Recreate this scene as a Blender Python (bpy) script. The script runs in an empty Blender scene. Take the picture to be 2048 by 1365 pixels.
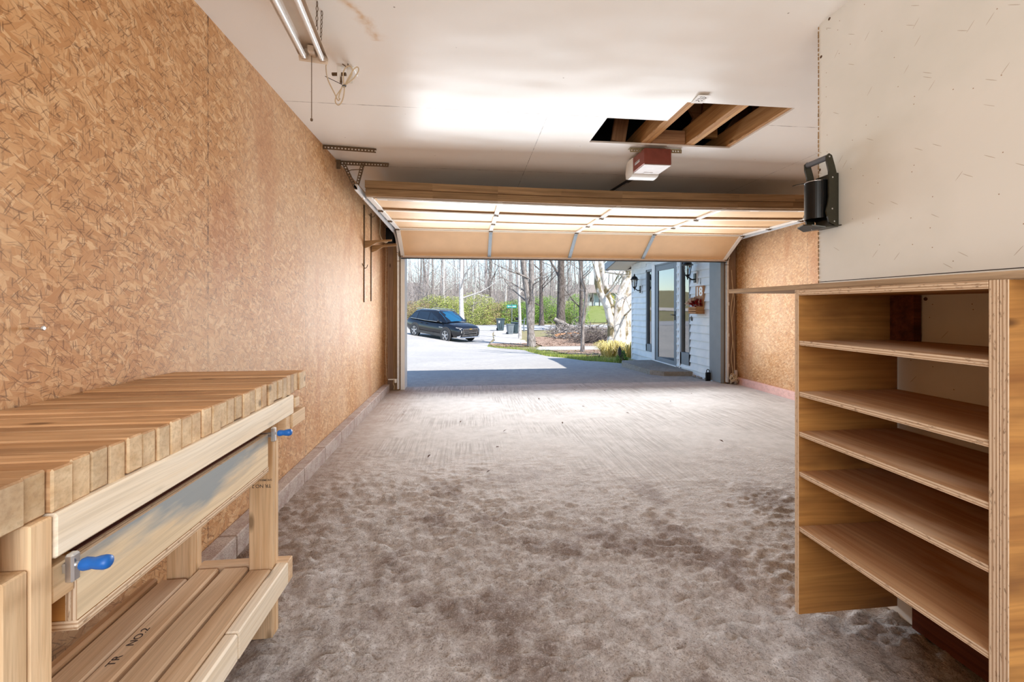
import bpy, bmesh, math, random
from mathutils import Vector, Matrix, noise
C = bpy.context.scene.collection
R = random.Random(7)
V = Vector
PI = math.pi

# ------------------------------------------------------------------ camera model (used to read places off the photograph once)
F = 830.0; PSI = math.atan2(89, F); HC = 1.18; YH = 614.0
cp, sp = math.cos(PSI), math.sin(PSI)

# ------------------------------------------------------------------ mesh builder
class MB:
    def __init__(s):
        s.v = []; s.f = []; s.wc = []; s.mi = []
    def _add(s, vs, fs, wcs=None, mi=0):
        b = len(s.v)
        s.v += [V(p) for p in vs]
        s.wc += [V(p) for p in (wcs if wcs is not None else vs)]
        for f in fs:
            s.f.append([b + i for i in f])
        s.mi += [mi] * len(fs) if not isinstance(mi, (list, tuple)) else list(mi)
    def boxr(s, c, size, rot=None, ax=0, ch=0.0015, mi=0, edge_mi=None, thick=2, end_mi=None):
        """chamfered box, grain coordinates run along local axis ax"""
        hx, hy, hz = size[0] / 2, size[1] / 2, size[2] / 2
        ch = min(ch, hx * .45, hy * .45, hz * .45)
        h = (hx, hy, hz); idx = {}; vs = []
        for sx in (-1, 1):
            for sy in (-1, 1):
                for sz in (-1, 1):
                    sg = (sx, sy, sz)
                    for k in range(3):
                        p = [sg[i] * (h[i] - (0 if i == k else ch)) for i in range(3)]
                        idx[(sg, k)] = len(vs); vs.append(V(p))
        fs = []; ms = []
        def mk(n):
            if end_mi is not None: return end_mi if n == ax else mi
            if edge_mi is None: return mi
            return mi if n == thick else edge_mi
        for k in range(3):
            a, b = (k + 1) % 3, (k + 2) % 3
            for sg in (-1, 1):
                ring = []
                for (u, w) in ((-1, -1), (1, -1), (1, 1), (-1, 1)):
                    t = [0, 0, 0]; t[k] = sg; t[a] = u; t[b] = w
                    ring.append(idx[(tuple(t), k)])
                fs.append(ring if sg > 0 else ring[::-1]); ms.append(mk(k))
        for k in range(3):           # edges along axis k
            a, b = (k + 1) % 3, (k + 2) % 3
            for u in (-1, 1):
                for w in (-1, 1):
                    t0 = [0, 0, 0]; t0[k] = -1; t0[a] = u; t0[b] = w
                    t1 = list(t0); t1[k] = 1
                    t0 = tuple(t0); t1 = tuple(t1)
                    q = [idx[(t0, a)], idx[(t1, a)], idx[(t1, b)], idx[(t0, b)]]
                    fs.append(q if u * w < 0 else q[::-1]); ms.append(mk(a if a != thick else b))
        for sx in (-1, 1):
            for sy in (-1, 1):
                for sz in (-1, 1):
                    t = [idx[((sx, sy, sz), k)] for k in range(3)]
                    fs.append(t if sx * sy * sz > 0 else t[::-1]); ms.append(mk(0 if thick else 1))
        off = V((R.uniform(0, 20), R.uniform(0, 20), R.uniform(0, 20)))
        perm = [ax] + [i for i in range(3) if i != ax]
        if thick in perm[1:] and perm[2] != thick: perm = [perm[0], perm[2], perm[1]]
        wcs = []
        for p in vs:
            q = V((p[perm[0]], p[perm[1]], p[perm[2]]))
            wcs.append(q + (off if edge_mi is None else V((off.x, off.y, h[perm[2]]))))
        M3 = rot if rot is not None else Matrix.Identity(3)
        c = V(c)
        s._add([M3 @ p + c for p in vs], fs, wcs, ms)
    def box(s, lo, hi, ax=None, **k):
        lo = V([min(a, b) for a, b in zip(lo, hi)]) if True else lo
        hi2 = V([max(a, b) for a, b in zip(lo, hi)])
        sz = hi2 - lo
        if ax is None: ax = max(range(3), key=lambda i: sz[i])
        if 'thick' not in k: k['thick'] = min(range(3), key=lambda i: sz[i])
        s.boxr((lo + hi2) / 2, sz, None, ax, **k)
    def bar(s, a, b, w, h, up=(0, 0, 1), **k):
        """box from a to b, w across, h along up"""
        a, b = V(a), V(b); x = (b - a); L = x.length; x.normalize()
        u = V(up); y = u.cross(x)
        if y.length < 1e-5: y = V((0, 1, 0)).cross(x)
        y.normalize(); z = x.cross(y)
        M3 = Matrix((x, y, z)).transposed()
        s.boxr((a + b) / 2, (L, w, h), M3, 0, **k)
    def tube(s, pts, r, n=8, caps=True, mi=0, flat=None):
        pts = [V(p) for p in pts]
        m = len(pts)
        rs = r if isinstance(r, (list, tuple)) else [r] * m
        t0 = (pts[1] - pts[0]).normalized()
        ref = V((0, 0, 1)) if abs(t0.z) < .9 else V((1, 0, 0))
        nrm = (ref - t0 * ref.dot(t0)).normalized()
        vs = []; wcs = []; acc = 0; off = R.uniform(0, 30)
        for i, p in enumerate(pts):
            t = (pts[min(i + 1, m - 1)] - pts[max(i - 1, 0)])
            if t.length < 1e-9: t = t0
            t.normalize()
            nrm = (nrm - t * nrm.dot(t))
            if nrm.length < 1e-6: nrm = t.orthogonal()
            nrm.normalize(); bn = t.cross(nrm)
            if i: acc += (p - pts[i - 1]).length
            for k in range(n):
                a = 2 * PI * k / n
                o = (nrm * math.cos(a) + bn * math.sin(a)) * rs[i]
                vs.append(p + o); wcs.append(V((acc + off, o.dot(nrm) + off, o.dot(bn))))
        fs = []
        for i in range(m - 1):
            for k in range(n):
                k2 = (k + 1) % n
                fs.append([i * n + k, i * n + k2, (i + 1) * n + k2, (i + 1) * n + k])
        if caps:
            fs.append(list(range(n))[::-1]); fs.append([(m - 1) * n + k for k in range(n)])
        s._add(vs, fs, wcs, mi)
    def lathe(s, prof, origin=(0, 0, 0), axis=(0, 0, 1), n=16, mi=0):
        ax = V(axis).normalized(); u = ax.orthogonal().normalized(); w = ax.cross(u); o = V(origin)
        vs = []
        for (r, z) in prof:
            for k in range(n):
                a = 2 * PI * k / n
                vs.append(o + ax * z + (u * math.cos(a) + w * math.sin(a)) * max(r, 1e-5))
        fs = []
        for i in range(len(prof) - 1):
            for k in range(n):
                k2 = (k + 1) % n
                fs.append([i * n + k, i * n + k2, (i + 1) * n + k2, (i + 1) * n + k])
        fs.append(list(range(n))[::-1]); fs.append([(len(prof) - 1) * n + k for k in range(n)])
        s._add(vs, fs, None, mi)
    def ball(s, c, r, n=10, sc=(1, 1, 1), mi=0):
        c = V(c); vs = []; m = max(4, n // 2 + 1)
        for i in range(m + 1):
            th = PI * i / m
            for k in range(n):
                a = 2 * PI * k / n
                rr = max(math.sin(th), 1e-4)
                vs.append(c + V((rr * math.cos(a) * r * sc[0], rr * math.sin(a) * r * sc[1], math.cos(th) * r * sc[2])))
        fs = [[i * n + k, (i + 1) * n + k, (i + 1) * n + (k + 1) % n, i * n + (k + 1) % n] for i in range(m) for k in range(n)]
        s._add(vs, fs, None, mi)
    def prism(s, pts, d, mi=0):
        """planar polygon pts (3d, ordered) extruded by vector d"""
        pts = [V(p) for p in pts]; d = V(d); n = len(pts)
        nr = V((0, 0, 0))
        for i in range(n): nr += pts[i].cross(pts[(i + 1) % n])
        if nr.dot(d) > 0: pts = pts[::-1]
        vs = pts + [p + d for p in pts]
        fs = [list(range(n)), [n + i for i in range(n)][::-1]]
        for i in range(n):
            j = (i + 1) % n
            fs.append([j, i, n + i, n + j])
        s._add(vs, fs, None, mi)
    def quad(s, a, b, c, d, mi=0):
        s._add([a, b, c, d], [[0, 1, 2, 3]], None, mi)
    def sweep(s, path, prof, side, mi=0):
        """open profile [(a,b)] (a along side, b along the in-plane normal) swept on a path; double walled"""
        path = [V(p) for p in path]; side = V(side).normalized(); m = len(path); n = len(prof)
        vs = []
        for i, p in enumerate(path):
            t = (path[min(i + 1, m - 1)] - path[max(i - 1, 0)]).normalized(); nn = side.cross(t)
            for (a, b) in prof: vs.append(p + side * a + nn * b)
        fs = []
        for i in range(m - 1):
            for k in range(n):
                k2 = (k + 1) % n
                fs.append([i * n + k, i * n + k2, (i + 1) * n + k2, (i + 1) * n + k])
        fs.append(list(range(n))[::-1]); fs.append([(m - 1) * n + k for k in range(n)])
        s._add(vs, fs, None, mi)
    def warp(s, fn):
        s.v = [fn(p) for p in s.v]

ROOT = {}
def _mesh(mb, name, mats, org, smooth):
    me = bpy.data.meshes.new(name)
    me.from_pydata([tuple(p - org) for p in mb.v], [], mb.f)
    at = me.attributes.new('wc', 'FLOAT_VECTOR', 'POINT')
    flat = [c for p in mb.wc for c in p]
    at.data.foreach_set('vector', flat)
    for m in (mats if isinstance(mats, (list, tuple)) else [mats]): me.materials.append(m)
    me.polygons.foreach_set('material_index', mb.mi)
    if smooth:
        me.polygons.foreach_set('use_smooth', [True] * len(me.polygons))
    me.update()
    if smooth and smooth is not True:
        try: me.set_sharp_from_angle(angle=math.radians(smooth))
        except Exception: pass
    return me
def tag(o, label, cat, group=None, kind=None):
    if label: o['label'] = label
    if cat: o['category'] = cat
    if group: o['group'] = group
    if kind: o['kind'] = kind
    return o
def thing(name, label, cat, loc=(0, 0, 0), rz=0, group=None):
    o = bpy.data.objects.new(name, None); C.objects.link(o)
    o.empty_display_size = .05
    o.location = loc; o.rotation_euler = (0, 0, rz)
    ROOT[o.name] = V(loc)
    return tag(o, label, cat, group)
def part(mb, name, mats, parent, smooth=False, rel=False, label=None):
    org = V((0, 0, 0)) if rel else ROOT[parent.name]
    o = bpy.data.objects.new(name, _mesh(mb, name, mats, org, smooth)); C.objects.link(o)
    o.parent = parent; ROOT[o.name] = V((0, 0, 0)) if rel else ROOT[parent.name]
    if label: o['label'] = label
    return o
def single(mb, name, mats, label, cat, group=None, smooth=False, kind=None):
    lo = V([min(p[i] for p in mb.v) for i in range(3)]); hi = V([max(p[i] for p in mb.v) for i in range(3)])
    org = V(((lo.x + hi.x) / 2, (lo.y + hi.y) / 2, lo.z))
    o = bpy.data.objects.new(name, _mesh(mb, name, mats, org, smooth)); C.objects.link(o)
    o.location = org; ROOT[o.name] = org
    return tag(o, label, cat, group, kind)
def struct(mb, name, mats, smooth=False, parent=None):
    o = bpy.data.objects.new(name, _mesh(mb, name, mats, ROOT[parent.name] if parent else V((0, 0, 0)), smooth)); C.objects.link(o)
    ROOT[o.name] = V((0, 0, 0))
    if parent: o.parent = parent; ROOT[o.name] = ROOT[parent.name]
    else: o['kind'] = 'structure'
    return o
def dup(root, loc, rz=None, scale=None, label=None):
    r = root.copy(); C.objects.link(r); r.location = loc
    if rz is not None: r.rotation_euler = (root.rotation_euler.x, root.rotation_euler.y, rz)
    if scale is not None: r.scale = scale
    if label: r['label'] = label
    for ch in list(root.children):
        c = ch.copy(); C.objects.link(c); c.parent = r
        for g in ch.children:
            d = g.copy(); C.objects.link(d); d.parent = c
    return r
def text_mb(txt, size, M4, depth=.001, bold=0.0):
    cu = bpy.data.curves.new('t', 'FONT'); cu.body = txt; cu.offset = bold; cu.size = size; cu.extrude = depth; cu.align_x = 'CENTER'; cu.align_y = 'CENTER'
    o = bpy.data.objects.new('t', cu); C.objects.link(o)
    dg = bpy.context.evaluated_depsgraph_get()
    me = bpy.data.meshes.new_from_object(o.evaluated_get(dg))
    mb = MB()
    mb._add([M4 @ v.co for v in me.vertices], [list(p.vertices) for p in me.polygons])
    bpy.data.objects.remove(o); bpy.data.meshes.remove(me); bpy.data.curves.remove(cu)
    return mb

# ------------------------------------------------------------------ materials
def srgb(r, g, b):
    f = lambda c: (c / 12.92 if c <= .04045 else ((c + .055) / 1.055) ** 2.4)
    return (f(r / 255), f(g / 255), f(b / 255), 1)
class NT:
    def __init__(s, name):
        s.m = bpy.data.materials.new(name); s.m.use_nodes = True; s.t = s.m.node_tree; s.t.nodes.clear()
        s.out = s.t.nodes.new('ShaderNodeOutputMaterial')
    def n(s, typ, ins=None, **props):
        nd = s.t.nodes.new('ShaderNode' + typ)
        for k, v in props.items(): setattr(nd, k, v)
        for k, v in (ins or {}).items():
            sk = nd.inputs[k]
            if isinstance(v, bpy.types.NodeSocket): s.t.links.new(v, sk)
            else: sk.default_value = v
        return nd
    def math(s, op, a, b=0.0, c=None, clamp=False):
        d = {0: a, 1: b}
        if c is not None: d[2] = c
        return s.n('Math', d, operation=op, use_clamp=clamp).outputs[0]
    def mix(s, fac, a, b, mode='MIX'):
        nd = s.n('Mix', None, data_type='RGBA', blend_type=mode)
        for k, v in ((0, fac), (6, a), (7, b)):
            if isinstance(v, bpy.types.NodeSocket): s.t.links.new(v, nd.inputs[k])
            else: nd.inputs[k].default_value = v
        return nd.outputs[2]
    def ramp(s, fac, stops, interp='LINEAR'):
        nd = s.n('ValToRGB', {0: fac}); cr = nd.color_ramp; cr.interpolation = interp
        while len(cr.elements) > 1: cr.elements.remove(cr.elements[-1])
        cr.elements[0].position = stops[0][0]; cr.elements[0].color = stops[0][1]
        for p, c in stops[1:]:
            e = cr.elements.new(p); e.color = c
        return nd.outputs[0]
    def g(s, v): return (v, v, v, 1)
    def noise(s, vec, scale, detail=4, rough=.55, dist=0, out=0, dims='3D'):
        return s.n('TexNoise', {'Vector': vec, 'Scale': scale, 'Detail': detail, 'Roughness': rough, 'Distortion': dist}, noise_dimensions=dims).outputs[out]
    def vmap(s, vec, loc=(0, 0, 0), rot=(0, 0, 0), scale=(1, 1, 1)):
        return s.n('Mapping', {'Vector': vec, 'Location': loc, 'Rotation': rot, 'Scale': scale}).outputs[0]
    def rmap(s, vec, loc=(0, 0, 0), ang=0.0, scale=(1, 1, 1)):
        return s.n('Mapping', {'Vector': vec, 'Location': loc, 'Rotation': (0, 0, ang), 'Scale': tuple(1 / k for k in scale)}, vector_type='TEXTURE').outputs[0]
    def pos(s): return s.n('NewGeometry').outputs['Position']
    def wc(s): return s.n('Attribute', None, attribute_name='wc').outputs['Vector']
    def isl(s): return s.n('NewGeometry').outputs['Random Per Island']
    def bump(s, h, strength=.3, dist=.01):
        return s.n('Bump', {'Height': h, 'Strength': strength, 'Distance': dist}).outputs[0]
    def bsdf(s, col, rough=.6, metal=0, normal=None, spec=.5, **k):
        ins = {'Base Color': col, 'Roughness': rough, 'Metallic': metal, 'Specular IOR Level': spec}
        if normal is not None: ins['Normal'] = normal
        ins.update(k)
        b = s.n('BsdfPrincipled', ins)
        s.t.links.new(b.outputs[0], s.out.inputs[0]); return b

def plain(name, col, rough=.6, metal=0, var=.12, nscale=18, bump=.05, spec=.5, **k):
    t = NT(name); p = t.wc()
    nz = t.noise(p, nscale, 5)
    c = t.mix(1.0, col, t.ramp(nz, [(.25, t.g(1 - var)), (.75, t.g(1 + var))]), 'MULTIPLY')
    t.bsdf(c, rough, metal, t.bump(nz, bump, .01) if bump else None, spec, **k)
    return t.m

def wood(name, light, dark, rough=.6, knots=True, grain=1.0, stain=None, isl=.25):
    t = NT(name); w = t.wc()
    wob = t.noise(t.vmap(w, scale=(1.5, 4, 4)), 1.0, 2)
    v = t.n('VectorMath', {0: w, 1: t.n('CombineXYZ', {1: t.math('MULTIPLY', wob, .05)}).outputs[0]}, operation='ADD').outputs[0]
    g1 = t.noise(t.vmap(v, scale=(1.6 * grain, 42 * grain, 42 * grain)), 1.0, 5, .6)
    g2 = t.noise(t.vmap(v, scale=(6 * grain, 240 * grain, 240 * grain)), 1.0, 3, .6)
    c = t.mix(t.ramp(g1, [(.3, t.g(0)), (.68, t.g(1))]), dark, light)
    c = t.mix(t.math('MULTIPLY', t.ramp(g2, [(.35, t.g(1)), (.55, t.g(0))]), .35), c, tuple(x * .62 for x in dark[:3]) + (1,))
    if knots:
        vo = t.n('TexVoronoi', {'Vector': t.vmap(w, scale=(3.2, 9, 9)), 'Scale': 1.0, 'Randomness': 1.0}).outputs['Distance']
        c = t.mix(t.ramp(vo, [(.05, t.g(.85)), (.13, t.g(0))]), c, tuple(x * .35 for x in dark[:3]) + (1,))
    if stain:
        sn = t.noise(t.vmap(w, scale=(2, 5, 5)), 1.0, 4)
        c = t.mix(t.ramp(sn, [(.5, t.g(0)), (.66, t.g(stain[1]))]), c, stain[0])
    lv = t.ramp(t.isl(), [(0, t.g(1 - isl)), (1, t.g(1 + isl * .45))])
    c = t.mix(1.0, c, lv, 'MULTIPLY')
    t.bsdf(c, rough, 0, t.bump(g1, .25, .004), .35)
    return t.m

def osb_mat(name):
    t = NT(name); p = t.pos()
    xyz = t.n('SeparateXYZ', {0: p})
    u = t.math('ADD', xyz.outputs[0], xyz.outputs[1])
    uv = t.n('CombineXYZ', {0: u, 1: xyz.outputs[2]}).outputs[0]
    wn = t.n('TexNoise', {'Vector': uv, 'Scale': 14.0, 'Detail': 3.0}).outputs['Color']
    uvd = t.n('VectorMath', {0: uv, 1: t.n('VectorMath', {0: wn, 'Scale': .018}, operation='SCALE').outputs[0]}, operation='ADD').outputs[0]
    cs = [srgb(186, 133, 84), srgb(200, 148, 98), srgb(208, 158, 108), srgb(214, 167, 118), srgb(226, 184, 138), srgb(196, 143, 92)]
    col = None; hsum = None
    lay = [(0.3, 42, 16, 0), (1.2, 36, 13, .45), (2.2, 50, 15, .5), (-.5, 58, 18, .55), (1.75, 70, 20, .62), (.75, 46, 13, .66), (2.75, 84, 24, .66)]
    for i, (ang, sy, sx, th) in enumerate(lay):
        vec = t.rmap(uvd, (i * 3.7, i * 1.9, 0), ang, (sx, sy, 1))
        vo = t.n('TexVoronoi', {'Vector': vec, 'Scale': 1.0, 'Randomness': 1.0}, voronoi_dimensions='2D')
        rgb = t.n('SeparateColor', {0: vo.outputs['Color']})
        fib = t.noise(t.rmap(uvd, (i * 7.1, 0, 0), ang, (25, 330, 1)), 1.0, 2, .6, dims='2D')
        tone = t.math('ADD', t.math('MULTIPLY', rgb.outputs[0], .8), t.math('MULTIPLY', fib, .35))
        fc = t.ramp(tone, [(.08, cs[0]), (.3, cs[5]), (.45, cs[1]), (.62, cs[2]), (.8, cs[3]), (1, cs[4])])
        edge = t.ramp(vo.outputs['Distance'], [(.6, t.g(1)), (.95, t.g(.72))])
        fc = t.mix(1.0, fc, edge, 'MULTIPLY')
        if col is None: col = fc; hsum = tone
        else:
            mask = t.math('GREATER_THAN', rgb.outputs[1], th)
            col = t.mix(mask, col, fc); hsum = t.mix(mask, hsum, tone)
    # dark slivers and voids
    for i, (ang, sy, sx, th, fr) in enumerate([(.9, 230, 24, .84, .38), (2.4, 260, 20, .84, .38), (1.6, 200, 28, .86, .38), (.1, 280, 26, .87, .38), (2.0, 70, 50, .985, .4), (2.9, 150, 15, .93, .36)]):
        vec = t.rmap(uvd, (i * 5.3 + 2, i * 4.1, 0), ang, (sx, sy, 1))
        vo = t.n('TexVoronoi', {'Vector': vec, 'Scale': 1.0, 'Randomness': 1.0}, voronoi_dimensions='2D')
        rgb = t.n('SeparateColor', {0: vo.outputs['Color']})
        m = t.math('MULTIPLY', t.math('GREATER_THAN', rgb.outputs[2], th), t.math('LESS_THAN', vo.outputs['Distance'], fr))
        col = t.mix(t.math('MULTIPLY', m, t.math('MULTIPLY_ADD', rgb.outputs[0], .55, .15)), col, srgb(112, 72, 40))
    # butt joints between the sheets, large scale weathering
    jt = t.math('ABSOLUTE', t.math('SUBTRACT', t.math('FRACT', t.math('DIVIDE', t.math('SUBTRACT', u, .278), 1.14)), .5))
    wob = t.noise(uv, 30, 2, dims='2D')
    seam = t.math('LESS_THAN', jt, t.math('MULTIPLY', t.math('SUBTRACT', wob, .35), .0105))
    col = t.mix(t.math('MULTIPLY', seam, .8), col, srgb(70, 42, 24))
    big = t.noise(uv, .9, 4, dims='2D')
    col = t.mix(t.ramp(big, [(.4, t.g(0)), (.62, t.g(.28))]), col, srgb(226, 200, 172))
    st = t.noise(t.vmap(uv, loc=(4, 2, 0), scale=(2.6, .8, 1)), 1.0, 3, dims='2D')
    col = t.mix(t.ramp(st, [(.56, t.g(0)), (.7, t.g(.35))]), col, srgb(176, 110, 64))
    col = t.n('HueSaturation', {'Saturation': 1.0, 'Value': .86, 'Color': col}).outputs[0]
    t.bsdf(col, .62, 0, t.bump(hsum, .3, .006), .3)
    return t.m

def ceiling_mat():
    t = NT('ceiling_paint'); p = t.pos()
    col = srgb(232, 228, 222)
    n1 = t.noise(p, 1.3, 5)
    c = t.mix(t.ramp(n1, [(.45, t.g(0)), (.7, t.g(.5))]), col, srgb(228, 216, 204))
    px_ = t.n('SeparateXYZ', {0: p})
    n2 = t.noise(p, 5.0, 5, .65)
    crv = t.math('ADD', t.math('SUBTRACT', px_.outputs[0], t.math('MULTIPLY', t.math('SUBTRACT', px_.outputs[1], 1.95), .35)), t.math('ADD', t.math('MULTIPLY', n2, .22), .38))
    blot = t.ramp(t.math('ABSOLUTE', crv), [(.0, t.g(1)), (.035, t.g(.25)), (.06, t.g(0))])
    win = t.math('MULTIPLY', t.math('GREATER_THAN', px_.outputs[1], 1.5), t.math('LESS_THAN', px_.outputs[1], 2.12))
    c = t.mix(t.math('MULTIPLY', t.math('MULTIPLY', blot, win), t.ramp(t.noise(p, 14, 3), [(.35, t.g(0)), (.6, t.g(.75))])), c, srgb(206, 166, 116))
    vo = t.n('TexVoronoi', {'Vector': p, 'Scale': 6.0}).outputs['Distance']
    c = t.mix(t.ramp(vo, [(.014, t.g(.8)), (.034, t.g(0))]), c, srgb(130, 116, 104))
    # sheet joints every four feet
    xyz = t.n('SeparateXYZ', {0: p})
    wob = t.noise(p, 12, 3)
    def seam(co, off, step, w):
        j = t.math('ABSOLUTE', t.math('SUBTRACT', t.math('FRACT', t.math('DIVIDE', t.math('SUBTRACT', co, off - step / 2), step)), .5))
        return t.math('LESS_THAN', j, t.math('MULTIPLY', t.math('SUBTRACT', wob, .33), w))
    s1 = seam(xyz.outputs[1], 2.80, 1.21, .012); 
    s2 = t.math('MULTIPLY', seam(xyz.outputs[0], .55, 2.44, .005), t.math('GREATER_THAN', xyz.outputs[1], 2.8))
    c = t.mix(t.math('MULTIPLY', t.math('MAXIMUM', s1, s2), .55), c, srgb(96, 82, 74))
    wave = t.noise(t.vmap(p, scale=(.9, 1.7, 1)), 1.0, 2)
    fine = t.noise(p, 160, 3)
    h = t.math('ADD', t.math('MULTIPLY', wave, 1.0), t.math('MULTIPLY', fine, .01))
    b = t.bsdf(c, .3, 0, t.bump(h, .28, .05), .2)
    b.inputs['Roughness'].default_value = .27
    return t.m

def floor_mat():
    t = NT('garage_floor'); p = t.pos()
    xyz = t.n('SeparateXYZ', {0: p})
    n1 = t.noise(p, 1.1, 6, .6); n2 = t.noise(p, 9, 6, .7); n3 = t.noise(p, 55, 5, .7)
    d = t.math('ADD', xyz.outputs[1], t.math('MULTIPLY', t.math('SUBTRACT', n1, .5), 2.2))
    d = t.math('ADD', d, t.math('MULTIPLY', xyz.outputs[0], .12))
    dirt = t.ramp(d, [(0, t.g(1)), (1, t.g(0))]) ; 
    dirt = t.n('MapRange', {'Value': d, 'From Min': 2.3, 'From Max': 3.6, 'To Min': 1.0, 'To Max': 0.0}, clamp=True).outputs[0]
    clean = t.mix(t.ramp(n2, [(.3, t.g(0)), (.7, t.g(1))]), srgb(176, 172, 168), srgb(200, 196, 193))
    streak = t.noise(t.vmap(p, scale=(60, 2.2, 1)), 1.0, 3)
    clean = t.mix(t.math('MULTIPLY', t.ramp(streak, [(.42, t.g(.5)), (.56, t.g(0))]), t.ramp(n1, [(.45, t.g(0)), (.55, t.g(1))])), clean, srgb(140, 132, 126))
    crust = t.mix(t.ramp(n2, [(.32, t.g(0)), (.66, t.g(1))]), srgb(176, 167, 161), srgb(224, 219, 216))
    crust = t.mix(t.ramp(n3, [(.38, t.g(.6)), (.6, t.g(0))]), crust, srgb(150, 136, 126))
    blot = t.noise(t.vmap(p, loc=(1.3, .4, 0)), 2.3, 5, .6)
    crust = t.mix(t.ramp(blot, [(.54, t.g(0)), (.62, t.g(.8))]), crust, srgb(132, 115, 106))
    crust = t.mix(t.ramp(t.noise(t.vmap(p, loc=(7, 3, 0)), 1.7, 5), [(.55, t.g(0)), (.68, t.g(.6))]), crust, srgb(216, 212, 212))
    grit = t.noise(p, 170, 4, .75); peb = t.noise(p, 26, 4, .7)
    crust = t.mix(t.ramp(grit, [(.34, t.g(.75)), (.47, t.g(0))]), crust, srgb(116, 102, 94))
    crust = t.mix(t.ramp(grit, [(.55, t.g(0)), (.68, t.g(.7))]), crust, srgb(222, 214, 210))
    crust = t.mix(t.ramp(peb, [(.58, t.g(0)), (.66, t.g(.55))]), crust, srgb(206, 198, 194))
    c = t.mix(dirt, clean, crust)
    c = t.mix(t.ramp(grit, [(.36, t.g(.28)), (.46, t.g(0))]), c, srgb(120, 110, 104))
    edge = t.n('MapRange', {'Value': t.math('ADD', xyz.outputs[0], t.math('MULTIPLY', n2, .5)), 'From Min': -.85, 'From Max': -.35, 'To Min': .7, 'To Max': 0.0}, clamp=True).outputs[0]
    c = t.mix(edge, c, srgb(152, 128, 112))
    h = t.math('ADD', t.math('ADD', t.math('MULTIPLY', n3, .6), n2), t.math('MULTIPLY', grit, .25))
    st = t.math('ADD', t.math('MULTIPLY', dirt, .85), .14)
    bn = t.n('Bump', {'Height': h, 'Strength': st, 'Distance': .02}).outputs[0]
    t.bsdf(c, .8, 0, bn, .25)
    return t.m

def panel_mat():
    t = NT('painted_hardboard'); p = t.pos()
    xyz = t.n('SeparateXYZ', {0: p}); uv = t.n('CombineXYZ', {0: xyz.outputs[1], 1: xyz.outputs[2]}).outputs[0]
    c = t.mix(t.ramp(t.noise(uv, 2.2, 4), [(.4, t.g(0)), (.65, t.g(1))]), srgb(230, 228, 222), srgb(220, 219, 212))
    for (sc, th, cc, lo) in ((4.5, .03, srgb(92, 66, 44), 2.0), (16, .03, srgb(160, 136, 110), 5.)):
        vo = t.n('TexVoronoi', {'Vector': t.vmap(uv, loc=(lo, lo * .7, 0)), 'Scale': float(sc)}, voronoi_dimensions='2D')
        rr = t.n('SeparateColor', {0: vo.outputs['Color']}).outputs[0]
        m = t.math('MULTIPLY', t.math('LESS_THAN', vo.outputs['Distance'], th), t.math('GREATER_THAN', rr, .72))
        c = t.mix(m, c, cc)
    for ang in (.6, -.9):
        vo = t.n('TexVoronoi', {'Vector': t.rmap(uv, (3, ang, 0), ang, (9, 150, 1)), 'Scale': 1.0}, voronoi_dimensions='2D')
        rr = t.n('SeparateColor', {0: vo.outputs['Color']}).outputs[1]
        m = t.math('MULTIPLY', t.math('LESS_THAN', vo.outputs['Distance'], .16), t.math('GREATER_THAN', rr, .982))
        c = t.mix(t.math('MULTIPLY', m, .55), c, srgb(158, 136, 112))
    t.bsdf(c, .55, 0, t.bump(t.noise(uv, 90, 3), .05, .003), .3)
    return t.m

def ply_edge_mat():
    t = NT('plywood_edge'); w = t.wc()
    z = t.n('SeparateXYZ', {0: w}).outputs[2]
    n = t.noise(t.vmap(w, scale=(8, 8, 260)), 1.0, 3)
    band = t.math('FRACT', t.math('ADD', t.math('DIVIDE', z, .0072), t.math('MULTIPLY', n, .35)))
    c = t.ramp(band, [(0, srgb(226, 206, 180)), (.48, srgb(214, 190, 162)), (.55, srgb(172, 142, 112)), (.9, srgb(188, 158, 128)), (1, srgb(226, 206, 180))])
    r = t.noise(t.vmap(w, scale=(60, 60, 200)), 1.0, 3)
    c = t.mix(t.ramp(r, [(.3, t.g(.7)), (.42, t.g(0))]), c, srgb(120, 92, 66))
    t.bsdf(c, .75, 0, t.bump(r, .35, .003), .2)
    return t.m

def bark(name, a, b, sc=1.0, c3=None):
    t = NT(name); w = t.wc()
    n1 = t.noise(t.vmap(w, scale=(5 * sc, 14 * sc, 14 * sc)), 1.0, 5, .65)
    c = t.mix(t.ramp(n1, [(.36, t.g(0)), (.62, t.g(1))]), a, b)
    if c3:
        n2 = t.noise(t.vmap(w, loc=(4, 2, 1), scale=(3 * sc, 4 * sc, 4 * sc)), 1.0, 4)
        c = t.mix(t.ramp(n2, [(.5, t.g(0)), (.6, t.g(1))]), c, c3)
    t.bsdf(c, .9, 0, t.bump(n1, .5, .03), .1)
    return t.m

def leafy(name, stops, rough=.6):
    t = NT(name)
    c = t.ramp(t.isl(), stops)
    b = t.bsdf(c, rough, 0, None, .2)
    tr = t.n('BsdfTranslucent', {'Color': c})
    mx = t.n('MixShader', {0: .35, 1: b.outputs[0], 2: tr.outputs[0]})
    t.t.links.new(mx.outputs[0], t.out.inputs[0])
    return t.m

def ground_mat(name, cols, sc=1.0, rough=.9, bump=.4):
    t = NT(name); p = t.pos()
    n1 = t.noise(p, .7 * sc, 5); n2 = t.noise(p, 9 * sc, 6, .7); n3 = t.noise(p, 70 * sc, 4, .7)
    c = t.mix(t.ramp(n1, [(.38, t.g(0)), (.62, t.g(1))]), cols[0], cols[1])
    c = t.mix(t.ramp(n2, [(.42, t.g(0)), (.64, t.g(.8))]), c, cols[2])
    c = t.mix(t.ramp(n3, [(.35, t.g(.5)), (.5, t.g(0))]), c, cols[3])
    t.bsdf(c, rough, 0, t.bump(t.math('ADD', n2, n3), bump, .02), .2)
    return t.m

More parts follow.
